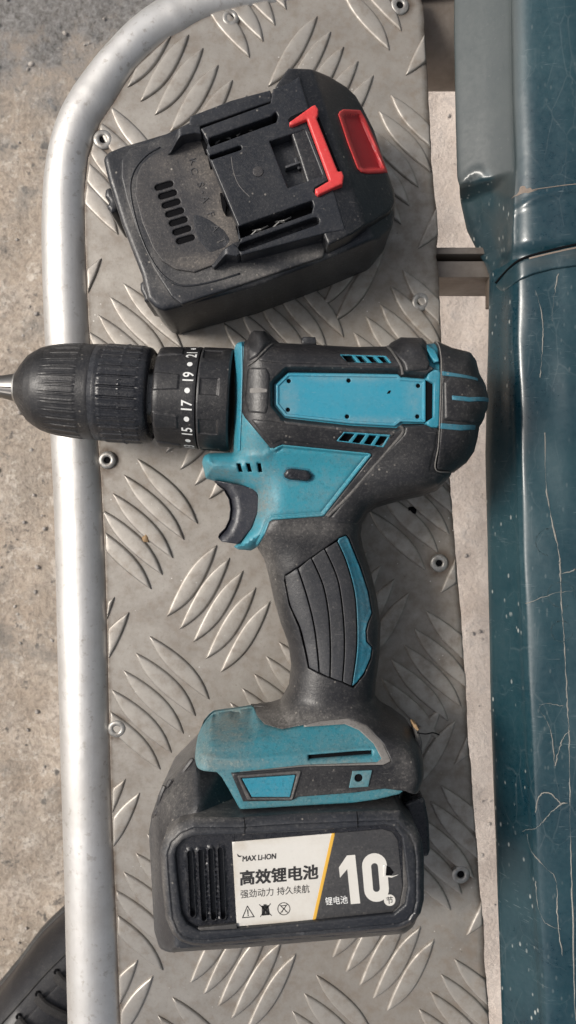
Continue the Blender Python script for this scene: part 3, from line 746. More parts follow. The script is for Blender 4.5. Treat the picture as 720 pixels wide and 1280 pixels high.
def Hd(x, y):
    """upper surface of the drill's core"""
    u, v = uv40(x, y); d = np.clip(sdf(np.column_stack([x, y]), SIL), 0, None)
    T = 27 - 8.0 * smooth(528, 600, v + .0 * u) * (1 - .65 * smooth(440, 520, u) * (1 - smooth(600, 660, v))) - 1.5 * smooth(600, 680, v)
    T = T + 13.0 * smooth(868, 935, v)
    Rr = 17 - 2 * smooth(560, 640, v) + 5 * smooth(650, 700, v); Rr = Rr * (1 - smooth(865, 915, v)) + 9 * smooth(865, 915, v)
    q = np.clip(d / Rr, 0, 1); p = 2.3
    return ZC + T * (1 - (1 - q) ** p) ** (1 / p)

AX0, AX1 = np.array(W(21, 484.5, ZC)), np.array(W(292, 501, ZC))
AXD = (AX1 - AX0) / np.linalg.norm(AX1 - AX0); AXN = np.array([-AXD[1], AXD[0]])
kc = s_(ZC)
def axis_lathe(name, xs, rfun, mat, parent, nth=180, caps=True, sharp=35):
    """body of revolution about the chuck axis; xs in photo px along the axis, rfun(x, theta) in px"""
    th = np.linspace(0, 2 * math.pi, nth, endpoint=False); V = []
    for x in xs:
        r = rfun(x, th) * kc; c = AX0 + AXD * ((x - 21) * kc)
        for t, q in zip(th, np.broadcast_to(r, th.shape)):
            p = c + AXN * (q * math.cos(t)); V.append((p[0], p[1], ZC + q * math.sin(t)))
    m = len(xs); F = []
    for i in range(m - 1):
        for k in range(nth): F.append((i * nth + k, i * nth + (k + 1) % nth, (i + 1) * nth + (k + 1) % nth, (i + 1) * nth + k))
    if caps: F.append(tuple(range(nth))[::-1]); F.append(tuple(range((m - 1) * nth, m * nth)))
    return obj(name, V, F, mat, parent, sharp)

def build_chuck():
    chuck = axis_lathe('chuck_core', [60, 61, 200, 201], lambda x, t: 30 if x < 62 else 24, M['steel_dark'], drill, 48)
    # bit and jaws
    axis_lathe('drill_bit', [-60, -20, 0, 6], lambda x, t: 12.5 + 1.6 * np.cos(2 * t + x * .06), M['steel_dark'], drill, 40)
    axis_lathe('chuck_jaw', [-9, 0, 8, 20, 24], lambda x, t: np.interp(x, [-9, 0, 24], [11, 13.5, 18.5]) * (1 - .10 * (np.cos(3 * t + .5) > .8)), M['steel_dark'], drill, 60)
    axis_lathe('nose_ring', [20, 21, 24, 26], lambda x, t: np.interp(x, [20, 21, 24, 26], [16, 20.5, 22.5, 23]), M['steel'], drill, 60)
    xs = list(np.linspace(23, 62, 24)) + list(np.linspace(63, 112, 30)) + [113, 114, 116, 120, 123, 125]
    def r1(x, t):
        b = np.interp(x, [23, 26, 30, 36, 44, 54, 64, 74, 90, 123, 125], [21.5, 26, 32, 39, 46, 51.5, 54.5, 56, 57.5, 59.5, 58.5])
        a = smooth(60, 84, x) * (1 - smooth(106, 109, x)); w = np.cos(34 * t)
        tick = .5 * ((x > 38) & (x < 41)) * (np.cos(40 * t) > .2)
        return b + a * (1.15 * smooth(-.99, -.70, w) - .45 * smooth(-.3, .6, w) - .3) + tick + 0.25 * np.sin(9 * t + x * .3) * (x < 60) * .3
    front = axis_lathe('front_sleeve', xs, r1, M['rubber'], drill, 840)
    axis_lathe('sleeve_groove', [122, 124, 131, 133], lambda x, t: np.interp(x, [122, 124, 131, 133], [57, 59.6, 59.8, 57]), M['black_clean'], drill, 120)
    xs = [127, 128, 130, 133, 134] + list(np.linspace(135, 182, 34)) + [184, 186, 189, 191.5, 193, 193.6, 193.6, 193, 192]
    def r2(x, t):
        b = np.interp(x, [127, 128, 130, 185, 189, 192, 194], [57.5, 59.6, 60, 59.8, 58.8, 56, 52]) if True else 0
        a = smooth(134, 138, x) * (1 - smooth(180, 183, x)); w = np.cos(30 * t); knot = .9 * ((x > 160) & (x < 163)) * (np.abs(np.cos(34 * t)) < .35)
        return b + a * (1.9 * smooth(-.99, -.62, w) - .4 * smooth(0, .8, w) - .8) + knot * a
    axis_lathe('rear_sleeve', xs, r2, M['black_clean'], drill, 840)
    axis_lathe('spindle', [186, 188, 204, 206], lambda x, t: 34, M['steel'], drill, 48)
    # torque ring with raised grip tabs
    def ring(name, xs, base, tab, mat):
        return axis_lathe(name, xs, lambda x, t: base(x) + tab(x, t), mat, drill, 540, sharp=30)
    def b1(x): return np.interp(x, [199.5, 200, 202, 206, 250, 251.5, 252], [52, 57, 60.2, 61.4, 63.6, 63.2, 60])
    per = R_(45)
    def t1(x, t):
        ph = ((t - R_(62)) / per) % 1.0; sl = .05 * (x - 204) / 30
        a = smooth(.18 + sl, .22 + sl, ph) * (1 - smooth(.62 - sl, .66 - sl, ph))
        return 1.5 * a * smooth(201, 203, x) * (1 - smooth(230, 233, x)) - .4
    tq = ring('torque_ring', [199.5, 200, 201, 202, 203, 204] + list(np.linspace(206, 228, 12)) + list(np.linspace(229, 235, 10)) + list(np.linspace(237, 250, 6)) + [251, 251.5, 252], b1, t1, M['rubber'])
    def b2(x): return np.interp(x, [253, 253.5, 255, 285, 289, 291], [60, 63, 63.6, 64, 63.6, 62])
    def t2(x, t):
        ph = ((t - R_(62)) / per) % 1.0
        a = smooth(.28, .31, ph) * (1 - smooth(.68, .71, ph))
        return -1.6 * a * smooth(256, 257.5, x) * (1 - smooth(277, 280, x))
    ring('mode_ring', [253, 253.5, 255, 256, 257, 258] + list(np.linspace(260, 275, 8)) + list(np.linspace(276, 282, 8)) + [285, 288, 289, 291], b2, t2, M['rubber'])
    # printed numerals round the ring
    def put(body, ang, kind):
        if kind == 'dot': V, F, _ = lathe_z([(3.3, 0), (0.05, .0)], 16); V = [(a / 1, b, 0) for a, b, c in V]
        else:
            V, F = text_mesh(body, 18.0, bold=.26, width=.80); c = (V[:, 0].max() + V[:, 0].min()) / 2, (V[:, 1].max() + V[:, 1].min()) / 2
            V = [(a - c[0], b - c[1], 0) for a, b, _ in V]
        out = []
        for a, b, _ in V:                           # a runs up the picture (round the ring), b to the left (along the axis)
            R = (63.2 + .35 - .1 * 0) ; x = 242.5 - b; t = R_(90) - (ang + a / R) ; R = b1(x) - .4 + .35
            c = AX0 + AXD * ((x - 21) * kc); p = c + AXN * (R * kc * math.cos(t)); out.append((p[0], p[1], ZC + R * kc * math.sin(t)))
        return out, F
    for i, nme in enumerate(['11', '13', '15', '17', '19', '21', '23', '25']):
        an = R_(-15.5 + (i - 3) * 31)
        V, F = put(nme, an, 'n'); obj('numeral', V, F, M['numbers'], tq, sharp=0)
        V, F = put('', an + R_(15.5), 'dot'); obj('numeral_dot', V, F, M['numbers'], tq, sharp=0)
build_chuck()

OFF = lambda h: (lambda x, y, d: Hd(x, y) + h)
def P_(poly, z, f=0): q = ccw(conv(poly, z)); return fillet(q, f) if f else q

def build_housing():
    # teal clamshell core of the head
    core = [p for p in SILP[:50]]
    head = [(294, 436), (308, 433), (350, 430.5), (440, 435.5), (483, 437), (528, 431), (541, 431), (583, 446), (594, 474), (603, 500), (595, 533), (588, 566), (560, 590), (540, 606), (500, 620), (465, 630), (445, 655), (380, 690), (330, 672), (320, 610), (300, 560), (294, 500)]
    hsg = relief('motor_housing', P_(head, 40), M['teal'], drill, top=OFF(-2.4), mirror=ZC, r=.6, h=2.2)
    # panel outline and black overmould
    PAN = [(345, 481), (360, 466.5), (440, 467.5), (498, 468.5), (501, 472), (532, 474.5), (532, 528), (501, 527), (494, 532.5), (440, 529.5), (357, 520.5), (345, 506)]
    pan = P_(PAN, ZH)
    sil = lambda a, b: [(p[0], p[1], 40) for p in SILP[a:b]]
    RUB = [(307.5, 431, 45), (309.5, 427.5, 40)] + sil(3, 8) + [(440, 437, 42), (482, 437, 44)] + sil(10, 13) + [(529, 432, 46), (531, 445, 56), (535, 457, 62), (541, 462, ZH), (534, 467, ZH), (530, 473, ZH), (502, 470.5, ZH), (497, 467, ZH), (440, 466, ZH), (360, 465, ZH), (343, 480, ZH), (343, 507, ZH), (356, 522, ZH), (440, 531.5, ZH), (496, 534.5, ZH), (503, 529, ZH), (530, 529, ZH), (534, 535, ZH), (547, 536, ZH), (545, 560, 58), (539, 589, 50), (560, 592, 42)] + sil(28, 50)
    RUB2 = [(505, 985, 64), (480, 985, 67), (443, 990, 67), (377, 995, 67), (373, 995, 67), (364, 1000, 67), (304, 1001, 67), (289, 966, 67), (380, 957.5, 67), (479, 955.5, 67), (489, 951, 67), (480, 932, 66), (460, 912, 64), (436, 902, 62), (400, 905, 62), (352, 915, 62), (330, 912, 62), (319, 905, 61), (312, 895, 56), (312, 889, 48)]
    RUB3 = [(p[0], p[1], 40) for p in SILP[66:76]] + [(322, 684, 42), (331, 669, 50), (337, 652.5, 54), (341, 650, 54), (405, 645.5, 56), (466, 569, ZH), (463, 566, ZH), (352, 555.5, ZH), (343, 561, 61), (338, 560, 61), (305.5, 521, 62), (302, 514, 62), (303.5, 460, 60)]
    rub = ccw(conv(RUB + RUB2 + RUB3, 50))
    gp = GRIP_OUT
    V1 = P_([(426, 444), (481, 446), (487, 454.5), (434, 453.5)], 61); V2 = P_([(421, 551), (430, 541.5), (486, 545), (478, 558)], 60)
    def zr(x, y, d):
        Q = np.column_stack([x, y]); dp = segdist(Q, pan); u, v = uv40(x, y)
        near = np.where(u < 545, 1 - smooth(.5, 2.8, dp), 0)
        return Hd(x, y) + 1.7 - 3.4 * near
    ov = relief('rubber_overmould', rub, M['rubber'], drill, top=zr, mirror=ZC, r=.6, h=1.5, holes=[P_(gp, 53), V1, V2], extra=near(pan, (.55, 1.0, 1.5, 2.0, 2.5, 3.0), True))
    # side panel with screw holes
    holes = [(361, 476), (436, 475.5), (523, 482), (360, 512), (434, 520.5), (522, 520.5)]
    hp = [spline(np.array([W(u + 2.7 * math.cos(t), v + 2.7 * math.sin(t), ZH) for t in np.linspace(0, 2 * math.pi, 10, endpoint=False)]), 2) for u, v in holes]
    flat = float(np.median(Hd(pan[:, 0], pan[:, 1])))
    zp = lambda x, y, d: Hd(x, y) - 1.3 + .55 * (1 - smooth(.9, 1.35, segdist(np.column_stack([x, y]), pan)))
    sp = relief('side_panel', fillet(pan, .8), M['teal_panel'], drill, top=zp, bot=lambda x, y: Hd(x, y) - 3.5, r=.35, h=1.1, holes=hp, extra=near(pan, (.75, .95, 1.15, 1.35, 1.5), True))
    set_dust_and_light(sp, [(360, 495, 12, 30, .35), (440, 472, 90, 5, .3), (440, 526, 90, 5, .35), (520, 500, 12, 30, .3)], ZH)
    for (u, v) in holes:
        x, y = W(u, v, ZH); z = float(Hd(np.array([x]), np.array([y]))[0]) - 1.9
        V, F, _ = lathe_z([(.95, -.5), (.95, 0), (.6, .0), (.35, -.35), (.05, -.4)], 12); obj('screw_shade', np.array(V) + (x, y, z), F, M['void'], sp)  # black screw disc paints the shade deep in each hole
    x, y = W(486, 490, ZH); z = float(Hd(np.array([x]), np.array([y]))[0]) - 1.3
    relief('chip_mark', P_([(483.5, 492), (486, 488), (489, 488), (487, 492)], ZH), M['void'], sp, top=z + .12, bot=z - .5, r=.05, h=.6)
    # dark slot and teal frame at the back of the panel
    relief('rear_slot', P_([(531, 474), (541, 478), (541, 526), (531, 528)], ZH), M['void'], drill, top=OFF(-1.6), bot=50, r=.1, h=2)
    relief('slot_frame', P_([(532, 475), (535, 466.5), (542, 462.5), (550, 464.5), (548, 535), (535, 535), (532, 528), (540.5, 522), (541, 480)], ZH), M['teal'], drill, top=OFF(.8), bot=lambda x, y: Hd(x, y) - 4, r=.6, h=1.2)
    relief('upper_slot_frame', P_([(529, 433), (533, 430), (541, 441), (545, 456), (539, 457), (535, 450), (531, 440)], 56), M['teal'], drill, top=OFF(1.6), bot=lambda x, y: Hd(x, y) - 4, r=.5, h=1.0)
    # pads that stand proud of the overmould
    relief('rear_pad', P_([(485, 433), (497, 426.5), (523, 427.5), (528, 434), (531, 448), (534, 458), (531, 466), (504, 469), (501.5, 459)], 58, 1.0), M['rubber'], drill, top=OFF(2.7), bot=lambda x, y: Hd(x, y) - 2, r=1.3, h=1.2)
    relief('rear_lower_pad', P_([(504, 534), (530, 532), (545, 539), (543, 560), (537, 588), (554, 596, 45), (542, 609, 43), (523, 617, 42), (498, 622, 42), (470, 631, 42), (456, 641, 42), (447, 656, 46), (421, 654, 54), (412, 647, 56), (468, 578), (502, 543)], 60, 1.5), M['rubber'], drill, top=OFF(2.3), bot=lambda x, y: Hd(x, y) - 2, r=1.5, h=1.4)
    relief('shoulder_pad', P_([(309, 459), (334, 461), (338, 470), (336, 510), (333, 519), (310, 516), (305, 500)], 62, 1.2), M['rubber'], drill, top=OFF(2.2), bot=lambda x, y: Hd(x, y) - 2, r=1.1, h=1.2)
    relief('shoulder_pad', P_([(311, 424, 44), (318, 418, 42), (333, 419, 42), (340, 432, 50), (322, 450, 58), (309, 454, 60)], 55, 1.2), M['rubber'], drill, top=OFF(2.6), bot=lambda x, y: Hd(x, y) - 2, r=1.4, h=1.2)
    relief('highlight_mark', P_([(312, 485), (322, 484.5), (334, 487), (334, 491), (322, 491), (312, 491)], 64), M['worn'], drill, top=OFF(2.3), bot=lambda x, y: Hd(x, y), r=.08, h=1.2)  # highlight on the shoulder painted as a pale strip
    relief('top_band', P_([(322, 454), (342, 435, 55), (350, 434.5, 50), (440, 438.5, 50), (482, 439, 50), (499, 459), (497, 462.5), (440, 459), (352, 457)], 60, .8), M['rubber'], drill, top=OFF(2.2), bot=lambda x, y: Hd(x, y) - 2, r=.9, h=1.2, holes=[V1])
    relief('lower_band', P_([(312, 524), (346, 528), (358, 531), (440, 540), (496, 543), (464, 563), (420, 559), (352, 551), (340, 556)], 61, .8), M['rubber'], drill, top=OFF(2.2), bot=lambda x, y: Hd(x, y) - 2, r=.9, h=1.2, holes=[V2])
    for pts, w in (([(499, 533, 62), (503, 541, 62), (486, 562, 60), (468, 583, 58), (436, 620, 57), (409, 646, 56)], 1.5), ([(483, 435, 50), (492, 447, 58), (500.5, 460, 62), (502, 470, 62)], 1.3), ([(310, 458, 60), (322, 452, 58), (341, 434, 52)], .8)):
        ribbon('edge_highlight', spline(conv(pts, 60), 8, closed=False), w, M['scuff_and_glint'], drill, lambda x, y: Hd(x, y) + 2.0, .45)  # grey chamfer highlights painted as thin paler strips
    set_dust_and_light(ov, [(328, 700, 18, 50, .5), (380, 660, 50, 12, .3), (343, 780, 10, 60, .4), (375, 897, 60, 12, .9), (330, 898, 22, 12, .8), (330, 440, 20, 14, .35), (400, 540, 70, 6, .3), (440, 980, 60, 12, .45), (500, 930, 14, 30, .25)], 50)  # dust; the handle's left-edge spots also paint its lit side
    # louvred vents
    def vent(outer, slots, z):
        dk = relief('vent_recess', P_(outer, z), M['void'], drill, top=OFF(-.9), bot=50, r=.1, h=1.5)
        relief('vent', P_(outer, z, .4), M['teal'], drill, top=OFF(2.05), bot=lambda x, y: Hd(x, y) - 2, r=.3, h=1.0, holes=[P_(s, z, .25) for s in slots])
    vent([(424, 442.5), (482, 444.5), (489.5, 455.8), (433, 455.2)], [[(426.5, 444), (440, 444.5), (446, 454), (433.5, 453.8)], [(444.5, 445), (452, 445.3), (459, 454.2), (450.5, 454.1)], [(457, 445.5), (466, 446), (473, 454.5), (464, 454.3)], [(471, 446.2), (480, 446.5), (486, 454.8), (478, 454.6)]], 61.5)
    vent([(419.5, 552.5), (429, 540.5), (487.5, 544.3), (479, 559.5)], [[(423, 551), (430.5, 542.2), (443, 543), (435, 552.5)], [(440, 553.2), (447, 543.6), (456.5, 544.2), (449, 554.5)], [(454.5, 555), (461, 544.6), (470, 545.3), (463, 556.2)], [(468, 556.6), (474.5, 545.8), (484, 546.4), (477, 557.8)]], 60.5)
    relief('top_button', P_([(377, 425), (378.5, 423), (394, 423.5), (395, 428), (395, 433), (377, 433)], 42), M['black'], drill, top=46, bot=30, r=.8, h=1.2)
    # rear cap
    RC = [(541, 429.5, 42), (560, 437, 40), (584, 443, 40), (592, 455, 40), (596, 472, 40), (600, 500, 44), (596, 536, 40), (594, 550, 40), (590, 567, 40), (581, 580, 40), (566, 591, 40), (561, 592, 44), (539.5, 588.5, 50), (545.5, 560, 58), (549, 520, ZH), (550, 470, ZH), (545, 445, 54)]
    cap = relief('rear_cap', ccw(conv(RC, 50)), M['rubber'], drill, top=OFF(1.9), mirror=ZC, r=1.0, h=1.6)
    seam = spline(conv([(541.5, 430, 46), (546, 447, 54), (550.5, 470, 63), (549.5, 520, 64), (546, 558, 60), (540, 588, 52), (558, 591.5, 46)], 60), 8, closed=False)
    ribbon('cap_seam', seam, .55, M['worn'], cap, lambda x, y: Hd(x, y) + 1.9, .3)
    relief('cap_ridge', P_([(552, 479), (561, 471.5), (592, 477, 58), (601, 486, 52), (604.5, 500, 48), (604, 514, 48), (598, 527, 52), (588, 531, 56), (553, 526)], 63, 1.2), M['rubber'], cap, top=lambda x, y, d: np.maximum(Hd(x, y) + 3.6, 44), bot=40, r=1.5, h=1.2)
    for poly, hh in (([(551.5, 465), (575, 468.5), (594, 474.5, 56), (594.5, 478.5, 56), (575, 473), (552, 470.5)], 2.3), ([(562.5, 496), (584, 498.5, 62), (603.5, 502, 48), (603.5, 506.5, 48), (584, 504, 62), (563, 501.5)], 4.1), ([(550, 529.5), (575, 531.5), (593, 532.5, 56), (592.5, 538, 56), (575, 538.5), (549.5, 536.5)], 2.3)):
        relief('cap_stripe', P_(poly, 63, .3), M['teal_dark'], cap, top=lambda x, y, d, hh=hh: np.maximum(Hd(x, y) + hh, 44.3 if hh > 4 else 0), bot=38, r=.3, h=1.0)
    return hsg

GRIP_OUT = [(356.5, 719), (372, 709), (389, 696.5), (405.5, 685), (419, 675.5), (424, 671.5), (433, 668.5), (437, 673), (452, 709), (462, 740), (467, 768), (461, 780), (458.5, 790), (459.5, 802.5), (467, 811), (465, 825), (456, 844), (442, 859.5), (427.5, 852), (412, 846.5), (398.5, 841), (385.5, 835.5), (382, 818), (374, 785), (361.5, 757), (355.5, 726)]
def build_front():
    FR = [(252, 577, 42), (255.5, 569, 42), (262, 566, 44), (291.5, 565, 46), (293, 500, 52), (293.5, 437, 44), (299, 431, 42), (307, 430, 42), (305, 450, 57), (303.5, 485, 62), (303, 514, 62), (306, 519.5, 62), (338, 558.5, 61), (343, 560, 61), (352, 554.5, 61), (463, 565, ZH), (466, 568, ZH), (405, 645.5, 56), (341, 650, 54), (337.5, 652.5, 54), (331.5, 668.5, 50), (322.5, 683, 44), (313.5, 688.5, 42), (298, 687, 41), (292, 683.5, 41), (304, 672, 42), (315, 656, 44), (320.5, 640, 46), (321.5, 619, 48), (316, 611.5, 48), (300, 607, 46), (270, 601.5, 42), (257, 598, 41)]
    fp = ccw(conv(FR, 50))
    slots = [[(295.5, 579), (300, 579), (302.5, 589), (298, 589)], [(307.5, 579), (312, 579), (314.5, 589), (310, 589)], [(321.5, 579), (326, 579), (327.5, 589.5), (323, 589.5)]]
    hp = [P_(s, 57) for s in slots]
    rimP = conv([(343, 560), (352, 554.5), (463, 565), (466, 568), (405, 645.5), (341, 650), (337.5, 652.5), (331.5, 668.5), (322.5, 683)], 60)
    foldA = conv([(254, 597), (262, 570), (290, 568.5), (330, 571), (345, 561)], 55)
    def zt(x, y, d):
        Q = np.column_stack([x, y]); dr = segdist(Q, rimP, closed=False); df = segdist(Q, foldA, closed=False)
        return Hd(x, y) + .9 + .5 * (1 - smooth(.9, 1.5, dr)) - .45 * np.exp(-((dr - 1.9) / .45) ** 2) + .7 * np.exp(-(df / 1.6) ** 2)
    fr = relief('front_housing', fp, M['teal_front'], drill, top=zt, bot=lambda x, y: ZC - (Hd(x, y) - ZC), r=.8, h=1.2, holes=hp, extra=np.vstack([near(rimP, (.9, 1.2, 1.5, 1.7, 1.9, 2.1, 2.4)), near(foldA, (0, .6, 1.2, 2))]))
    set_dust_and_light(fr, [(272, 588, 18, 10, .8), (330, 625, 14, 26, .75), (315, 560, 16, 14, .5), (320, 600, 40, 6, .4), (440, 575, 20, 8, .3), (300, 500, 6, 60, .3)], 54)
    relief('collar_ridge', P_([(293.5, 438, 46), (299, 433, 44), (305, 432, 44), (303, 460), (301.5, 515), (299, 562), (294.5, 562), (294, 500)], 61, .6), M['teal'], drill, top=OFF(2.0), bot=lambda x, y: Hd(x, y) - 2, r=.8, h=1.1)
    for q in hp:
        c = q.mean(0); relief('slot_void', c + (q - c) * 1.25, M['void'], fr, top=OFF(-1.2), bot=45, r=.05, h=1.5)
    relief('direction_switch', P_([(354.5, 592), (358, 586.5), (364, 585), (384, 587.5), (390, 593), (389, 599), (383, 601.5), (361, 599), (355.5, 596.5)], 59, 1.2), M['black_clean'], drill, top=OFF(3.6), bot=lambda x, y: Hd(x, y) - 2, r=1.8, h=.8)
    relief('switch_recess', P_([(352.5, 592), (356.5, 584.5), (364, 583), (386, 585.5), (392.5, 593), (391, 601), (384, 603.5), (359, 601), (353.5, 597.5)], 58, 1.2), M['teal_dark'], drill, top=OFF(1.05), bot=lambda x, y: Hd(x, y) - 2, r=.1, h=1.2)
    # trigger
    TR = [(266, 600), (300, 606), (320, 611), (324, 625), (322, 642), (314, 661), (300, 678), (297, 680), (277, 677), (272, 672), (274, 667), (281, 660), (286, 649), (287.5, 636), (285.5, 624), (279, 612.5), (271, 606)]
    tp = P_(TR, 46, .8); edge = conv([(269, 604), (281, 612), (288, 624), (290, 637), (288, 650), (283, 661), (274, 671)], 46)
    def ztr(x, y, d):
        de = segdist(np.column_stack([x, y]), edge, closed=False)
        return 47.5 - arc_drop(de, 4.6) * .95
    relief('trigger', tp, M['trigger'], drill, top=ztr, bot=24, r=.5, h=.9, extra=near(edge, (0, .3, .7, 1.2, 1.8, 2.5, 3.3, 4.1, 4.8), step=.7))

def build_grip():
    # backing seen in the joints between the pads
    c = P_(GRIP_OUT, 53); bk = relief('grip_backing', c * 1.0, M['void'], drill, top=OFF(.1), bot=40, r=.05, h=2.5)
    lines = [[(356.4, 719.7), (356, 725), (362.5, 757), (375, 785), (383, 818), (386, 835)], [(372, 710), (383, 743), (392, 779), (397, 815.6), (399, 840.5)], [(389, 697), (404, 732), (411, 771), (413, 813), (412.5, 846)], [(405.5, 685.5), (422, 724), (429, 771), (430.5, 813), (428, 851.6)], [(421.7, 676.7), (433, 701.7), (443, 738), (446, 771), (446, 813), (440, 857)]]
    L = [spline(np.array(l, float), 6, closed=False) for l in lines]
    for i in range(4):
        a, b = L[i].copy(), L[i + 1].copy(); a[:, 0] += .75; b[:, 0] -= .75; a[0, 1] += .6; b[0, 1] += .6
        if i == 3: b[:, 0] -= .2
        poly = [tuple(p) for p in a] + [tuple(p) for p in b[::-1]]
        relief('grip_pad', P_(poly, 54), M['grip'], drill, top=OFF(1.75), bot=lambda x, y: Hd(x, y) - 1, r=.35, h=1.3)
    TI = [(p[0] + .4, p[1]) for p in L[4]] + [(446, 853), (455.5, 842), (464, 824), (466, 811), (458.5, 803), (457.5, 789), (460, 779.5), (466, 768), (461, 740.5), (451, 710), (436, 674), (432.5, 669.8), (424, 672.8)]
    relief('grip_insert', P_(TI, 53.5), M['teal_dark'], drill, top=lambda x, y, d: Hd(x, y) + 1.5 - .5 * smooth(.5, 1.1, d), bot=lambda x, y: Hd(x, y) - 1, r=.4, h=.9)

def build_foot():
    FT = [(257, 905, 52), (263, 899.5, 50), (291, 895.5, 50), (312, 894, 52), (319, 906, 61), (330, 912.5, 62), (352, 915.5, 62), (400, 906, 62), (436, 903, 62), (460, 913, 64), (479, 932, 66), (488, 952, 67), (505, 978, 67), (510, 972, 66), (511, 983, 66), (500, 993.5, 67), (471, 1000.5, 67), (443, 1004.5, 67), (380, 1008, 67), (299.5, 1013, 67), (288, 993, 67), (277, 971.5, 66), (271.5, 964.5, 65), (247, 957.5, 60), (243.5, 949, 58), (243.5, 929, 56), (249, 915, 54)]
    fp = ccw(conv(FT, 60))
    slot = [(386, 946.3), (465.5, 940.8), (465.5, 946), (386, 951.3)]
    fold = conv([(252, 924), (272, 927), (305, 925), (332, 928), (360, 927)], 62)
    ledge = conv([(240, 946), (300, 949.5), (380, 944), (480, 938)], 66)
    def zf(x, y, d):
        u, v = uv40(x, y); dl = segdist(np.column_stack([x, y]), ledge, closed=False)
        df = segdist(np.column_stack([x, y]), fold, closed=False)
        return Hd(x, y) + .4 + .35 * np.exp(-(df / 1.3) ** 2) + .5 * np.exp(-(dl / 1.0) ** 2) - 1.2 * (1 - smooth(905, 950, v)) * (1 - smooth(430, 470, u))
    ft = relief('battery_mount', fp, M['teal_foot'], drill, top=zf, bot=lambda x, y: ZC - (Hd(x, y) - ZC), r=1.1, h=1.3, holes=[P_(slot, 67)], extra=near(ledge, (0, .5, 1, 1.6)))
    set_dust_and_light(ft, [(285, 915, 34, 16, .75), (258, 945, 16, 14, .6), (300, 948, 60, 5, .5), (420, 950, 60, 5, .4)], 60)
    relief('slot_void', P_([(384, 945), (467, 939.5), (467, 948), (384, 953)], 67), M['void'], ft, top=OFF(-2.2), bot=50, r=.05, h=2)
    # pale worn bevel round the recess
    wb = [(380, 906.5, 62), (436, 901.5, 62), (460, 911.5, 64), (480, 931, 66), (489.5, 952, 67), (479, 957, 67), (440, 957.5, 67), (380, 959.5, 67), (300, 967, 67), (300, 964.8, 67), (380, 956.5, 67), (440, 954.5, 67), (471.5, 953, 67), (477, 949, 67), (468, 932.5, 66), (450, 917, 64.5), (432, 909.5, 63), (380, 912.5, 63)]
    relief('worn_bevel', ccw(conv(wb, 66)), M['worn'], ft, top=OFF(1.0), bot=lambda x, y: Hd(x, y) - 2, r=.5, h=1.0)
    relief('name_plate', P_([(302.5, 972.8), (369.5, 968.2), (362.5, 995.8), (315, 995.8)], 68, .4), M['teal'], drill, top=OFF(2.1), bot=lambda x, y: Hd(x, y) - 1, r=.3, h=1.2)
    fr = [(296, 968.5), (377, 962.5), (366, 999), (309, 999)]; inn = [(301.2, 971.8), (371, 967), (363.5, 996.8), (314, 996.8)]
    relief('plate_frame', P_(fr, 68, .8), M['scuff_and_glint'], drill, top=OFF(2.5), bot=lambda x, y: Hd(x, y) - 1, r=.5, h=1.0, holes=[P_(inn, 68, .4)])
    c = W(448, 971.5, 68); hole = np.array([(c[0] + 1.65 * math.cos(t), c[1] + 1.65 * math.sin(t)) for t in np.linspace(0, 2 * math.pi, 20, endpoint=False)])
    relief('clip_pad', P_([(440.5, 963.2), (465, 962), (460, 982.5), (436, 984)], 68, .3), M['clip_pad'], drill, top=OFF(2.6), bot=lambda x, y: Hd(x, y) - 1, r=.3, h=1.0, holes=[hole])
    relief('screw_void', c + (hole - c) * 1.2, M['void'], drill, top=OFF(1.85), bot=50, r=.02, h=1.2)
    # snapped strap lug with a thread at the back of the foot
    relief('strap_lug', P_([(517, 907), (522, 912), (526, 925), (526, 945), (522, 948), (518, 930)], 48, .6), M['rubber_dusty'], drill, top=52, bot=40, r=1, h=1.2)
    relief('strap_end', P_([(515.5, 903.5), (520, 904.5), (523.5, 911), (521.5, 913), (517, 909)], 52, .4), M['straw'], drill, top=53.5, bot=46, r=.5, h=1)
    th = spline(np.array([(*W(521, 916, 52), 52), (*W(532, 917.5, 53), 53), (*W(541, 916, 51), 51), (*W(549, 918.5, 48), 48)]), 6, closed=False)
    V, F = sweep(th, .28, 6); obj('loose_thread', V, F, M['void'], drill)

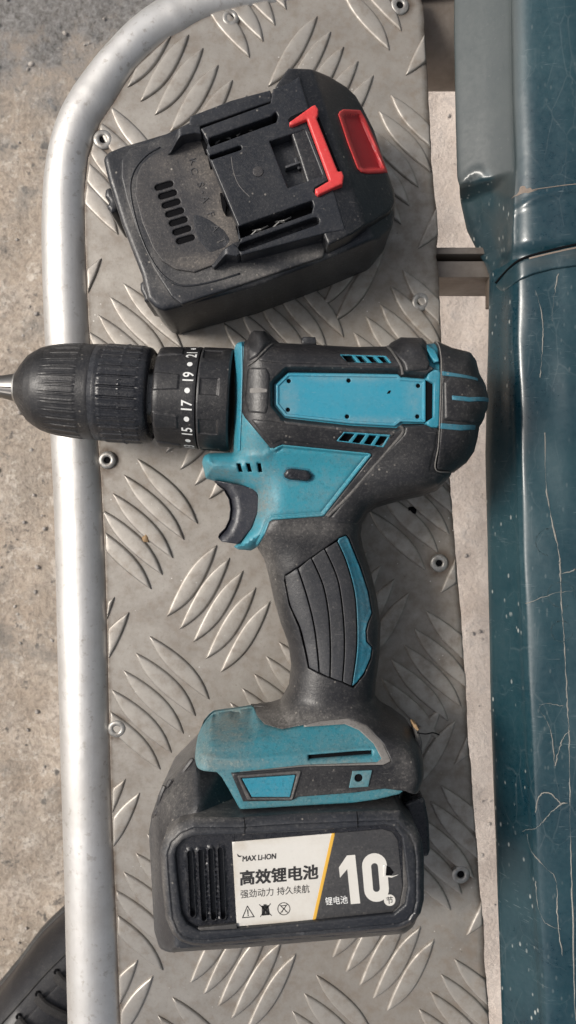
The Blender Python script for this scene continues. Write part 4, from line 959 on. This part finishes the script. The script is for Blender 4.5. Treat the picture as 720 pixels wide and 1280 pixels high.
def build_pack():
    """the fitted battery: lower body, raised face ring, recessed label"""
    bp_ = [(243, 944, 50), (234, 953, 46), (203, 981, 40), (191.5, 1014, 36), (188.5, 1034, 36), (191, 1078, 36), (195, 1152, 36), (201.5, 1168, 34), (218, 1174, 34), (300, 1178, 40), (505, 1160, 40), (518, 1150, 40), (527, 1125, 40), (527, 1060, 40), (518, 1015, 50), (507, 1000, 60), (470, 998, 60), (300, 1006, 60), (288, 992, 60), (277, 970, 60), (262, 960, 55)]
    def zb(x, y, d):
        u, v = uv40(x, y); ridge = np.array([W(262, 962, 62), W(232, 1005, 62), W(205, 1045, 62)])
        g = np.clip(d / 14, 0, 1)
        return 42 + 25 * g ** .75 + 0 * u
    pack = relief('battery_pack', ccw(conv(bp_, 40)), M['battery'], drill, top=zb, bot=1.3, r=1.8, h=1.6, cap=True)
    Z = 74.0
    FO = [(242, 1021), (222, 1029), (206, 1044), (200, 1063), (203, 1107), (207, 1146), (215, 1166), (225, 1176), (240, 1181), (259, 1182), (320, 1176.5), (390, 1171), (450, 1166), (501, 1161), (516, 1154), (526, 1141), (530, 1124), (530, 1071), (527, 1049), (519, 1033), (508, 1022), (500, 1012), (446, 1013.5), (360, 1017), (300, 1021)]
    IN = [(219, 1070), (221, 1060), (229, 1050.5), (242, 1046), (320, 1043), (390, 1039.5), (482, 1031.5), (494, 1035.5), (502, 1047), (506, 1075), (510, 1109), (506, 1131), (492, 1143), (390, 1153), (300, 1162), (250, 1164.5), (234, 1156), (227, 1143), (222, 1102)]
    fo = fillet(ccw(conv(FO, Z - 3)), 1.5); fi = fillet(ccw(conv(IN, Z)), .8)
    def zr(x, y, d):
        Q = np.column_stack([x, y]); do = segdist(Q, fo); di = segdist(Q, fi)
        return Z - 2.0 * (1 - smooth(0, 3.2, do)) - .5 * np.exp(-((do - 3.6) / .5) ** 2)
    ring = relief('face_frame', fo, M['battery'], pack, top=zr, bot=40, r=1.1, h=1.3, holes=[fi], extra=near(fo, (2.6, 3.0, 3.3, 3.6, 3.9, 4.3), True))
    set_dust_and_light(ring, [(212, 1042, 16, 16, .7), (250, 1024, 50, 5, .6), (400, 1015, 110, 4, .4), (204, 1100, 5, 60, .5), (212, 1160, 10, 14, .5), (520, 1040, 8, 18, .4)], Z)
    set_dust_and_light(pack, [(222, 985, 26, 36, .45), (195, 1060, 8, 80, .35), (400, 1006, 110, 6, .6)], 45)  # first spot paints the sunlit look of the left slope
    # left grille with four slots, then the printed labels, all on the recess floor
    zf = Z - 2.2
    fl = fillet(ccw(conv(IN, Z)), .8); c = fl.mean(0); floor = c + (fl - c) * 1.006
    gx = [(234.5, 1063.5, 241.5, 1143), (248, 1062, 255.5, 1148), (260.5, 1060.5, 267.5, 1147), (272.5, 1059, 279.5, 1146)]
    hs_ = []
    for (a, b, c2, d2) in gx:
        w = 3.1; A = np.array(W(a + w, b + 2, zf)); B = np.array(W(c2 - w + 3, d2 - 1, zf)); e = (B - A) / np.linalg.norm(B - A); nrm = np.array([-e[1], e[0]]); rr = w * s_(zf)
        t = np.linspace(-math.pi / 2, math.pi / 2, 7)
        hs_.append(np.vstack([[A - e * rr * math.cos(q) + nrm * rr * math.sin(q) for q in t], [B + e * rr * math.cos(q) - nrm * rr * math.sin(q) for q in t]]))
    grl = ccw(conv([(217, 1072), (219, 1058), (229, 1047), (243, 1042), (293, 1041), (297, 1160), (250, 1166), (232, 1158), (225, 1145)], zf))
    gz = lambda x, y, d: zf + .9 * (1 - smooth(.3, .9, np.min([segdist(np.column_stack([x, y]), q) for q in hs_], axis=0))) + 0 * x
    relief('grille', grl, M['black_clean'], pack, top=gz, bot=62, r=.15, h=1.0, holes=hs_)
    relief('grille_back', P_([(228, 1055), (284, 1053), (288, 1152), (236, 1155)], zf), M['black_clean'], pack, top=zf - 2.4, bot=60, r=.1, h=2)
    relief('recess_floor', P_([(288, 1043), (505, 1028), (512, 1135), (495, 1147), (392, 1156), (288, 1164)], zf), M['black_clean'], pack, top=zf - .25, bot=62, r=.1, h=3)
    lab = relief('white_label', P_([(290, 1052.5), (418.5, 1041.5), (392.5, 1150), (296, 1158)], zf), M['white'], pack, top=zf + .05, bot=zf - .3, r=.04, h=3)
    set_dust_and_light(lab, [(293, 1100, 3, 60, .6), (340, 1048.5, 60, 3, .5), (340, 1154, 60, 3, .6), (300, 1056, 10, 8, .5), (380, 1120, 20, 20, .15)], zf)
    dk = relief('dark_label', P_([(419, 1041.5), (478, 1036.5), (490, 1040), (497, 1050), (503, 1108), (499, 1130), (489, 1140.5), (392.5, 1150)], zf, .8), M['label_dark'], pack, top=zf + .04, bot=zf - .3, r=.04, h=3)
    relief('yellow_stripe', P_([(414.5, 1041.8), (418.8, 1041.4), (394.5, 1150), (390.5, 1150.3)], zf), M['yellow'], pack, top=zf + .09, bot=zf - .2, r=.03, h=3)
    relief('rim_glint', P_([(503, 1047.5), (508.5, 1048), (513, 1108), (508.5, 1133), (494, 1145), (470, 1148), (489, 1141.5), (499.5, 1131), (504, 1108)], zf, .6), M['scuff_and_glint'], pack, top=zf + .8, bot=zf - .3, r=.25, h=1.2)  # paler strips paint the glint on the recess rim
    relief('rim_glint', P_([(247, 1158), (296, 1153), (297, 1160.5), (252, 1164.5)], zf, .4), M['scuff_and_glint'], pack, top=zf + 1.3, bot=zf - .3, r=.25, h=1.2)
    # lettering
    k = s_(zf); rot = R_(4.9)
    def put(name, V, F, u, v, mat, par, dz=.11):
        V = np.array(V, float); x0, y0 = W(u, v, zf); c, s = math.cos(rot), math.sin(rot)
        X = x0 + (V[:, 0] * c - V[:, 1] * s) * k; Y = y0 + (V[:, 0] * s + V[:, 1] * c) * k
        obj(name, np.column_stack([X, Y, zf + dz + V[:, 2] * .4]), F, mat, par, sharp=0)
    def fit(body, wpx, hpx, **kw):
        V, F = text_mesh(body, 10, **kw); lo, hi = V.min(0), V.max(0)
        V = V - lo; V[:, 0] *= wpx / (hi[0] - lo[0]); V[:, 1] *= hpx / (hi[1] - lo[1]); return V, F
    def heavy(VF, w):
        V, F = VF; V = np.array(V); out = []
        for i, (a, b) in enumerate(((0, 0), (w, 0), (0, w), (w, w), (w / 2, w / 2))): q = V.copy(); q[:, 0] += a; q[:, 1] += b * .7; q[:, 2] = i * .012; out.append((q, F))
        return join(out)
    V, F = heavy(fit('MAX Li-ION', 42.5, 6.6, shear=.15), .55); put('lettering', V, F, 303, 1077, M['ink'], lab)
    V, F = heavy(fit('高效锂电池', 97, 17.8, bold=.03, shear=.08), 1.25); put('lettering', V, F, 300.5, 1107, M['ink'], lab)
    V, F = fit('强劲动力', 41.5, 10.5, bold=.05, shear=.08); put('lettering', V, F, 301, 1123, M['ink'], lab)
    V, F = fit('持久续航', 41, 10.5, bold=.05, shear=.08); put('lettering', V, F, 346.5, 1119.2, M['ink'], lab)
    V, F = fit('锂电池', 28, 10, bold=.08); put('lettering', V, F, 407, 1131.5, M['numbers'], dk)
    # the big 10
    one = [(0, 0), (11.8, 0), (11.8, 61), (1.5, 61), (-10, 47), (-10, 34), (0.2, 44)]
    def flatpoly(P, holes=()):
        r_ = delaunay_2d_cdt([Vector(p) for q in [P, *holes] for p in q], [], [list(range(a, b)) for a, b in zip(np.cumsum([0] + [len(q) for q in [P, *holes]])[:-1], np.cumsum([len(q) for q in [P, *holes]]))], 2, 1e-5)
        return [(v.x, v.y, 0) for v in r_[0]], [tuple(f) for f in r_[2]]
    def tilt(P, a=-.085): return [(x + 0 * y - y * a * -0.0, y) for x, y in P]
    V, F = flatpoly(one); V = [(x - .02 * y, y, 0) for x, y, _ in V]; put('lettering', V, F, 438.5, 1130, M['white'], dk)
    def stad(w, h, cx, cy, n=12):
        r = w / 2; t = np.linspace(0, math.pi, n)
        return [(cx + r * math.cos(a), cy + h / 2 - r + r * math.sin(a)) for a in t] + [(cx - r * math.cos(a), cy - h / 2 + r - r * math.sin(a)) for a in t]
    V, F = flatpoly(stad(31, 61, 16, 30.5), [stad(8.5, 36, 16, 30.5)]); put('lettering', V, F, 456, 1128.5, M['white'], dk)
    disc = [(7.2 * math.cos(t), 7.2 * math.sin(t)) for t in np.linspace(0, 2 * math.pi, 24, endpoint=False)]
    V, F = flatpoly(disc); put('count_disc', V, F, 487, 1125, M['white'], dk, .16)
    V, F = fit('节', 8.5, 9, bold=.1); put('lettering', V, F, 483.2, 1129.8, M['ink'], dk, .21)
    # warning icons in thin line work
    def stroke(pts, w=1.1, closed=False):
        P = np.array(pts, float); P = np.vstack([P, P[:1]]) if closed else P; parts = []
        for a, b in zip(P[:-1], P[1:]):
            e = (b - a) / (np.linalg.norm(b - a) + 1e-9); q = np.array([-e[1], e[0]]) * w / 2; a2, b2 = a - e * w * .3, b + e * w * .3
            parts.append(([(*(a2 - q), 0), (*(b2 - q), 0), (*(b2 + q), 0), (*(a2 + q), 0)], [(0, 1, 2, 3)]))
        return join(parts)
    V, F = join([stroke([(0, 0), (14.5, 0), (7.2, 14)], 1.1, True), stroke([(7.2, 9.5), (7.2, 4.5)], 1.4), stroke([(7.2, 3), (7.2, 1.9)], 1.4)]); put('warning_icon', V, F, 303.2, 1147, M['ink'], lab)
    V, F = join([stroke([(3, 2), (3.8, 11), (10.2, 11), (11, 2)], 2.2, True), stroke([(5.5, 3), (5.8, 10)], 2.4), stroke([(8.4, 3), (8.2, 10)], 2.4), stroke([(2.5, 12.4), (11.5, 12.4)], 1.8), stroke([(5.5, 14), (8.5, 14)], 1.6), stroke([(0, 0), (14, 15)], 1.0), stroke([(14, 0), (0, 15)], 1.0)]); put('bin_icon', V, F, 325.5, 1145.5, M['ink'], lab)
    circ = [(8 + 7.6 * math.cos(t), 8 + 7.6 * math.sin(t)) for t in np.linspace(0, 2 * math.pi, 26, endpoint=False)]
    V, F = join([stroke(circ, .9, True), stroke([(3.5, 3), (12.5, 13)], .9), stroke([(12.5, 3), (3.5, 13)], .9), stroke([(5, 12), (11, 12)], 1.0), stroke([(5.5, 4), (7.5, 8), (5.5, 11)], .8), stroke([(10.5, 4), (8.5, 8), (10.5, 11)], .8)]); put('disposal_icon', V, F, 347.5, 1144.5, M['ink'], lab)
    # torn nick in the label
    relief('label_tear', P_([(482.5, 1082), (487, 1083.5), (492, 1090), (489, 1094), (482, 1094.5), (481.5, 1088)], zf), M['void'], dk, top=zf + .25, bot=zf - .2, r=.08, h=1)
    relief('torn_flap', P_([(479, 1081), (483, 1081.5), (482, 1094), (492, 1094.5), (498, 1093), (490, 1096.5), (479, 1095.5)], zf), M['white'], dk, top=lambda x, y, d: zf + .35 + .5 * smooth(0, 2, d), bot=zf, r=.05, h=.8)
    relief('label_tear', P_([(296.5, 1067), (299, 1069.5), (303, 1069.5), (300, 1071.5), (297, 1070.5)], zf), M['ink'], lab, top=zf + .15, bot=zf - .1, r=.03, h=1)
    # release button side, vertical face at the right, and wedge details at the left
    relief('release_block', P_([(505, 1003), (512, 998.5), (528, 995.5), (531, 1000), (536, 1027), (537.5, 1062), (535, 1069), (522, 1072), (515, 1040)], 52, .8), M['black_clean'], pack, top=lambda x, y, d: 55 - .12 * (x - 48), bot=18, r=1.6, h=1.4)
    for a, b in (((241, 950), (226, 972)), ((206, 984), (198, 1008)), ((214, 976), (209, 987)), ((199, 1012), (192, 1022))):
        V, F = sweep([(*W(*a, 47), 46), (*W((a[0] + b[0]) / 2 - 1, (a[1] + b[1]) / 2, 47), 46.8), (*W(*b, 47), 45)], 1.3, 8); obj('wedge_rib', V, F, M['battery_dusty'], pack)
    s = conv([(305, 1022, 74), (306, 1030, 74), (306, 1042, 74)], 74); ribbon('mould_seam', s, .35, M['void'], ring, lambda x, y: 0 * x + Z + .01, .05)
    s = conv([(446, 1014, 74), (447, 1024, 74), (447.5, 1035, 74)], 74); ribbon('mould_seam', s, .35, M['void'], ring, lambda x, y: 0 * x + Z + .01, .05)

M['teal_panel'] = plastic('clean_teal_plastic', (.025, .255, .365), .36, .12, dustcol=(.25, .27, .26), var=.06, grain=.00003, specks=.15, pit=.16)
M['teal_front'] = plastic('grubby_teal_plastic', (.028, .225, .295), .40, .50, dustcol=(.155, .16, .148), var=.12, lo=.44, hi=.74, specks=.3, pit=.35)
M['teal_foot'] = plastic('faded_teal_plastic', (.024, .175, .225), .44, .5, dustcol=(.17, .19, .175), var=.15, lo=.36, hi=.72, specks=.3)
M['trigger'] = plastic('slate_trigger_plastic', (.018, .020, .028), .36, .12, specks=.3)
M['grip'] = plastic('ribbed_grip_rubber', (.028, .029, .033), .44, .12, specks=.3)
M['scuff_and_glint'] = plastic('scuffed_and_glint_rubber', (.055, .053, .052), .55, .6, specks=.6)  # scuffed rubber; also paints edge highlights and rim glints
M['clip_pad'] = plastic('scuffed_teal_pad', (.07, .19, .22), .55, .6, var=.2)
build_housing(); build_front(); build_grip(); build_foot(); build_pack()

# ------------------------------------------------------------------ the spare battery
batt = thing('spare_battery', 'loose black battery pack with red latch, lying above the drill', 'battery', (-20, 145, 0))
def build_spare():
    CASE = [(133, 206, 40), (138, 193, 44), (152, 181, 48), (176, 171, 50), (240, 148.5, 52), (340, 113, 52), (362, 104, 50), (420, 120, 36), (450, 160, 30), (482, 224, 20), (488, 262, 10), (486, 290, 8), (481, 309, 5), (461, 335, 4), (403, 360, 3), (320, 391, 3), (223, 417, 3), (213, 413, 5), (201, 400, 10), (190, 365, 20), (175, 331, 30), (158, 290, 36), (147, 256, 38), (139, 232, 40)]
    ca = ccw(conv(CASE, 30)); DZ = 50.0
    kx = np.array(W(223, 417, 3)); ky = np.array(W(461, 335, 4)); ea = (ky - kx) / np.linalg.norm(ky - kx); eb = np.array([-ea[1], ea[0]])
    la = np.array(W(366, 103, 60.0)); na = ea
    def ze(x, y, d):
        a = (x - la[0]) * na[0] + (y - la[1]) * na[1]
        return np.interp(a, [-20, 1.5, 2.5, 9.5, 11, 30, 38, 45], [59.6, 59.6, 59.2, 57, 56, 38, 28, 22])
    case = relief('case', fillet(ca, 4.5), M['battery'], batt, top=lambda x, y, d: np.minimum(DZ - 2.2 + 0 * d, ze(x, y, d) - 6 + 8 * (1 - smooth(6, 12, (x - la[0]) * na[0] + (y - la[1]) * na[1]))), bot=1.3, r=2.4, h=1.5, cap=True)
    set_dust_and_light(case, [(300, 345, 60, 14, .8), (380, 315, 50, 12, .7), (210, 350, 30, 18, .5), (165, 260, 12, 60, .5), (230, 180, 30, 10, .4)], 50)
    # waist moulding on the long side: lower half stands a little proud
    zt = DZ
    DECK = [(188, 178), (162, 187), (152, 201), (151.5, 222), (158, 250), (172, 292), (192, 337), (214, 371), (227, 381), (300, 357), (404, 321.5), (410, 300), (345, 115), (240, 152.5)]
    dk_ = relief('deck', P_(DECK, DZ - 1, 1.5), M['battery'], batt, top=DZ, bot=DZ - 4, r=.9, h=1.5)
    set_dust_and_light(dk_, [(300, 345, 70, 12, .8), (380, 318, 40, 10, .7), (195, 330, 10, 30, .4), (165, 250, 8, 50, .45), (210, 180, 30, 8, .4), (262, 352, 40, 6, .5)], DZ)
    # plateau with seven slots
    PLAT = [(223, 175), (208, 186), (189, 196), (178, 206), (171, 221), (169, 245), (178, 279), (192, 312), (203, 327), (220, 337.5), (243, 341), (264, 333), (300, 318), (400, 282), (372, 205), (345, 142), (290, 158)]
    def slot(u, v, L, w, ang, z, n=6):
        c = np.array(W(u, v, z)); e = np.array([math.cos(ang), math.sin(ang)]); q = np.array([-e[1], e[0]]); l = (L / 2 - w / 2) * s_(z); r = w / 2 * s_(z); t = np.linspace(-math.pi / 2, math.pi / 2, n)
        return np.vstack([[c + e * (l + r * math.cos(a)) + q * r * math.sin(a) for a in t], [c - e * (l + r * math.cos(a)) - q * r * math.sin(a) for a in t]])
    sl = [slot(205.5 + 4.45 * i, 233 + 11.15 * i, 24, 7.6, R_(17), DZ) for i in range(7)]
    dp = relief('deck_plateau', P_(PLAT, DZ, 1.5), M['battery_dusty'], batt, top=DZ + 1.0, bot=DZ - 3, r=.5, h=1.3, holes=sl)
    set_dust_and_light(dp, [(255, 205, 24, 30, .5), (278, 275, 18, 40, .65), (255, 328, 34, 9, .5), (210, 210, 20, 14, .2)], 51)
    for q in sl:
        c = q.mean(0); relief('vent_slot', c + (q - c) * 1.0, M['void'], case, top=DZ + .25, bot=DZ - 2, r=.02, h=1.5)
    relief('clean_patch', P_([(241, 266), (262, 275), (280, 288), (288, 300), (281, 309), (262, 316), (248, 300), (243, 285)], DZ + 1, 2), M['battery'], case, top=DZ + 1.06, bot=DZ, r=.03, h=2)
    # edge lines of the deck: a shallow outer lip
    for seg in ([(200, 184), (182, 195), (167, 215), (163, 240), (172, 283), (187, 320), (205, 345), (228, 357), (262, 353), (300, 342)],):
        s = spline(conv(seg, DZ), 8, closed=False); ribbon('deck_edge', s, .9, M['battery'], case, lambda x, y: DZ + .02 + 0 * x, .4)
    # rail platform
    PZ = 60.0
    PF = [(250.5, 160.5), (338, 128.5), (341, 111), (362, 103), (374, 95), (432, 287), (408, 291), (301, 319), (296.5, 310.5), (300.5, 299), (297, 281), (257, 186), (263, 183)]
    up = [(252.5, 176.5), (262, 172), (339, 145), (345, 139.5), (347.5, 145), (345.5, 152.5), (330, 158), (263, 183), (258, 186), (254, 182)]
    dn = [(297, 283), (390, 250.5), (392, 257), (389.5, 266), (302, 297), (298, 299)]
    g1 = slot(348, 292.5, 108, 10, R_(19.5), PZ); g2 = slot(282, 190.5, 42, 5.5, R_(18.5), PZ)
    pk = P_([(337, 176.5), (380.5, 162), (403, 219.5), (360, 234.5)], PZ)
    l1 = P_([(359.5, 149), (371, 142), (374, 150), (362, 157)], PZ); l2 = P_([(391.5, 237), (402, 232), (404, 241), (394, 247)], PZ)
    pf = relief('rail_platform', P_(PF, PZ, .5), M['battery'], batt, top=PZ, bot=DZ - 1, r=.6, h=1.6, holes=[P_(up[1:-1], PZ, .4), P_(dn, PZ, .4), g1, pk, g2])
    fl = lambda name, poly, z, m: relief(name, poly, M[m], batt, top=z, bot=DZ - 1, r=.05, h=2)
    fl('slot_floor', P_([(250, 172), (345, 136), (350, 156), (256, 190)], 54), 53.0, 'void'); fl('slot_floor', P_([(294, 281), (393, 247), (394, 270), (300, 302)], 54), 53.0, 'void')
    fl('groove_floor', P_([(290, 305), (402, 268), (405, 284), (296, 320)], 54), 54.5, 'black_clean'); fl('groove_floor', P_([(258, 188), (305, 172), (308, 192), (262, 208)], 54), 53.5, 'void')
    pw = fl('pocket_floor', P_([(334, 174), (383, 160), (406, 221), (357, 238)], 54), 53.8, 'battery')
    box('pocket_rib', (*W(372, 206, 56), 56), (11, 1.0, 4), M['battery'], batt, rot=19, bev=.2); box('pocket_rib', (*W(372, 204, 56), 55.2), (1.4, 5, 2), M['battery'], batt, rot=19, bev=.2)
    # contacts in both slots: folded spring leaves
    for (u, v) in ((281, 171), (308, 161), (323, 288), (352, 277)):
        for s in (-1, 1):
            c = np.array([*W(u + s * 3.5, v, 55), 55.4]); e = np.array([ea[0], ea[1], 0]); q = np.array([eb[0], eb[1], 0])
            V, F = sweep([c - e * 3.6 + q * s * 1.5 - np.array([0, 0, 1.5]), c + q * s * .3, c + e * 3.4 + q * s * 1.3 - np.array([0, 0, 1.6])], .38, 6); obj('contact', V, F, M['contact'], batt)
    c = slot(322.5, 214.5, 13, 12.6, 0, PZ, 10); relief('moulding_dot', c, M['battery_dusty'], pf, top=PZ + .35, bot=PZ - .5, r=.15, h=1.2)
    s = spline(conv([(289, 196), (292, 215), (299, 232), (312, 246)], PZ), 8, closed=False); ribbon('scratch', s, .25, M['worn'], pf, lambda x, y: PZ + .02 + 0 * x, .05)
    # outer rail lip and hooks
    relief('rail_lip', P_([(236, 157.5), (238, 148, 55), (290, 128, 55), (338, 112), (341, 125), (338, 127), (244, 160)], 57, .6), M['battery'], batt, top=57.0, bot=DZ - 1, r=.7, h=1.4)
    relief('rail_groove', P_([(238, 158), (337, 123.5), (338.5, 129), (240, 164)], 57), M['void'], batt, top=54.5, bot=DZ - 1, r=.05, h=1.5)
    hk = relief('rail_hook', P_([(209, 192.5, 52), (208.5, 184), (222.5, 163), (235, 157.5), (250.5, 159.5), (252, 169), (244, 168), (229, 171), (213, 192, 52)], 57, .5), M['battery'], batt, top=lambda x, y, d: 52 + 6.5 * smooth(207, 226, 360 + x / s_(57)), bot=DZ - 1, r=.6, h=1.0)
    relief('rail_hook', P_([(264, 331, 52), (264.5, 326), (277, 314), (292, 306), (298, 311), (301, 318.5), (296, 322), (283, 320), (267, 336, 52)], 57, .5), M['battery'], batt, top=lambda x, y, d: 52.5 + 6.5 * smooth(262, 285, 360 + x / s_(57)), bot=DZ - 1, r=.6, h=1.0)
    relief('rail_notch', P_([(274.5, 240), (277.5, 239.5), (283, 254), (281.5, 265), (277, 257)], 56), M['void'], batt, top=55, bot=DZ, r=.1, h=1)
    # end block with the sloping release end
    EB = [(360, 92, 55), (385, 93.5, 52), (411, 99.5, 46), (432, 111, 40), (444, 123, 36), (452, 139, 33), (466, 170, 28), (482, 224, 26), (490, 246, 26), (490.5, 262, 26), (485, 275, 28), (462, 290, 40), (437, 302, 50), (409, 312, 54), (402, 291, 57), (374, 200, 58), (344, 112, 57)]
    # red release button set in the sloping end
    RB = [(422.5, 146, 50), (424.5, 140.5, 50), (429, 137.5, 48), (450, 140.5, 38), (456, 152, 36), (470, 186, 32), (482.5, 223.5, 29), (475, 225.5, 32), (458, 223.5, 42), (451, 220.5, 46), (446, 215, 48), (434, 181.5, 50)]
    rbp = fillet(ccw(conv(RB, 44)), .6)
    relief('end_block', fillet(ccw(conv(EB, 45)), 1.0), M['black'], batt, top=lambda x, y, d: ze(x, y, d) - 4.5 * inside(np.column_stack([x, y]), rbp), bot=6, r=1.2, h=1.2, extra=near(rbp, (.06,), True, .6))
    def zbn(x, y, d): return ze(x, y, d) + .9 - 2.0 * smooth(1.6, 3.2, d)
    relief('release_button', rbp, M['red'], batt, top=zbn, bot=20, r=.6, h=.9, mats=[M['red'], M['red_dark']], pick=lambda x, y, z: int(segdist(np.array([[x, y]]), rbp)[0] > 2.3))
    # red latch bar
    LB = [(361.5, 152.5), (390, 132), (394, 130.5), (398, 136), (398, 143), (396, 148), (422.5, 214), (427.5, 213.5), (430, 220), (428.5, 229.5), (397.5, 244), (394, 241), (394, 236), (411.5, 225.5), (383.5, 149), (366, 156.5), (362, 156)]
    lb = P_(LB, 62, .4)
    relief('latch', lb, M['red'], batt, top=lambda x, y, d: 62.2 + 0 * x, bot=57, r=.9, h=.9)
    relief('latch_gap', P_([(359.5, 150), (364, 145.5), (381, 138), (392, 137), (399, 147), (427, 218), (426, 228), (397, 246), (391, 240), (393, 234), (409, 225), (381, 150), (364, 158)], PZ), M['void'], batt, top=PZ + .06, bot=PZ - 2, r=.03, h=1.5)
    # clips on the far end and waist line on the long side
    relief('end_clip', P_([(130.5, 245, 40), (131, 236, 40), (135, 231, 42), (150, 236, 42), (160, 262, 30), (158, 288, 16), (154, 292, 14), (146, 280, 18), (139, 256, 36)], 36, .8), M['battery'], case, top=lambda x, y, d: 40 + 0 * x, bot=8, r=1.8, h=1.2)
    relief('end_clip', P_([(175, 362, 34), (173.5, 352, 36), (178, 345, 38), (196, 352, 38), (204, 385, 16), (199, 393, 12), (190, 391, 12), (183, 376, 28)], 30, .8), M['battery'], case, top=lambda x, y, d: 34 + 0 * x, bot=6, r=1.8, h=1.2)
    # long lower side: recessed waist panel
    a0 = np.array(W(240, 408, 8)); a1 = np.array(W(470, 322, 8)); e = (a1 - a0) / np.linalg.norm(a1 - a0); nn = np.array([e[1], -e[0]])
    for k, (zz, hh) in enumerate(((24, 30),)):
        pts = [a0 + e * 4, a1 - e * 4]
        V = [(*(p + nn * o_), z) for p in pts for o_, z in ((-1.5, 6), (.9, 7), (1.1, 20), (.9, 33), (-1.5, 34))]
        obj('side_moulding', V, [(0, 1, 6, 5), (1, 2, 7, 6), (2, 3, 8, 7), (3, 4, 9, 8), (0, 4, 3, 2, 1), (5, 6, 7, 8, 9)], M['battery'], case, sharp=20)
    # faint raised mould characters beside the slots
    ang = math.atan2(-(300 - 205) , 38)
    for ch, u, v in (('K', 241, 202), ('C', 242, 214), ('S', 250, 231), ('-', 254, 240), ('A', 256, 249), ('F', 263, 268), ('A', 269, 285), ('T', 277, 301)):
        V, F = text_mesh(ch, 13, bold=-.1, align='CENTER', extrude=.28); V[:, 1] -= 4; k = s_(DZ); c, s = math.cos(R_(-70)), math.sin(R_(-70)); x0, y0 = W(u, v, DZ + 1)
        X = x0 + (V[:, 0] * c - V[:, 1] * s) * k; Y = y0 + (V[:, 0] * s + V[:, 1] * c) * k
        obj('moulded_character', np.column_stack([X, Y, DZ + 1.05 + V[:, 2]]), F, M['battery_dusty'], case, sharp=20)
build_spare()

# ------------------------------------------------------------------ shoe on the ground, lower left
def build_shoe():
    z0 = GZ; c0 = np.array(W(92, 1236, -310)); d = np.array([.70, .714]); q = np.array([-d[1], d[0]])
    shoe = thing('shoe', 'black leather lace-up shoe standing on the ground at the lower left', 'shoe', (c0[0], c0[1], z0))
    # plan outline, a along the shoe (toe at +), b across (left side +)
    half = [(78, 0), (74, 16), (62, 30), (42, 40), (15, 46), (-20, 47), (-60, 42), (-110, 37), (-160, 36), (-190, 30), (-203, 12)]
    half = [(a, b + (1.2 * math.sin(a * .21) if 0 < b < 47 else 0)) for a, b in half]
    out = spline(np.array(half + [(a, -b * .94) for a, b in half[::-1] if b > 0]), 5)
    tow = lambda P: np.array([c0 + d * a + q * b for a, b in P])
    def loc(x, y): r = np.column_stack([x, y]) - c0; return r @ d, r @ q
    def zt(x, y, dd):
        a, b = loc(x, y); return z0 + np.interp(a, [-205, -150, -90, -40, 0, 30, 60, 80], [96, 100, 98, 92, 74, 60, 50, 38]) - .010 * b ** 2
    relief('sole', tow(out * 1.04), M['sole'], shoe, top=z0 + 16, bot=z0, r=3, h=6, cap=True)
    up = relief('upper', tow(out), M['leather'], shoe, top=zt, bot=z0 + 14, r=22, h=3.0)
    hz = lambda x, y: zt(x, y, 0) + .4
    ribbon('seam', tow(spline(np.array([(44, 36), (40, 20), (40, 0), (40, -20), (44, -34)]), 8, closed=False)), 1.6, M['sole'], shoe, lambda x, y: hz(x, y) - 1 - .5 * 0, .8)
    ribbon('seam', tow(spline(np.array([(30, 6), (24, 22), (0, 27), (-30, 28), (-80, 28)]), 8, closed=False)), 1.6, M['sole'], shoe, lambda x, y: hz(x, y), .8)
    relief('tongue', tow(spline(np.array([(26, 0), (20, 12), (-90, 15), (-90, -15), (20, -12)]), 5)), M['leather'], shoe, top=lambda x, y, dd: zt(x, y, dd) + 2.2, bot=z0 + 30, r=2, h=3)
    for i in range(5):
        a = 18 - i * 20
        P = spline(np.array([(a + 2, 21), (a + 3, 12), (a + 6, 0), (a + 9, -12), (a + 14 - 5 * (i % 2), -21)]), 6, closed=False); X = tow(P)
        V, F = sweep(np.column_stack([X, hz(X[:, 0], X[:, 1]) + 3.6]), 4.4, 8, flat=.5); obj('lace', V, F, M['lace'], shoe)
        for b in (21.5, -21.5):
            X = tow([(a + 2, b)])[0]; V, F, _ = lathe_z([(2.6, -1), (2.6, .5), (1.3, .6), (1.2, -1), (.05, -1)], 14); obj('eyelet', np.array(V) + (X[0], X[1], float(zt(np.array([X[0]]), np.array([X[1]]), 0)[0]) + .6), F, M['void'], shoe)
build_shoe()

# ------------------------------------------------------------------ crumbs lying on the plate
def crumb(name, label, cat, u, v, pts, mat, z=.9):
    x, y = W(u, v, 1); P = np.array(pts, float) * .4 + (x, y)
    return tag(recenter(relief(name, P, mat, None, top=lambda a, b, d: z + 1.1 * smooth(0, 1.4, d), bot=.1, r=.2, h=.7, cap=True)), label, cat)
crumb('dirt_crumb', 'tiny brown dirt crumb on the tread plate left of the trigger', 'dirt', 182, 672, [(-3, -5), (3, -6), (5, 0), (2, 4), (0, 8), (-2, 3), (-5, 0)], M['straw'])
crumb('rubber_scrap', 'tiny black rubber scrap on the plate under the back of the drill', 'scrap', 515, 637, [(-7, -3), (-2, -2), (1, -6), (5, -5), (6, 0), (2, 4), (-4, 3)], M['void'])
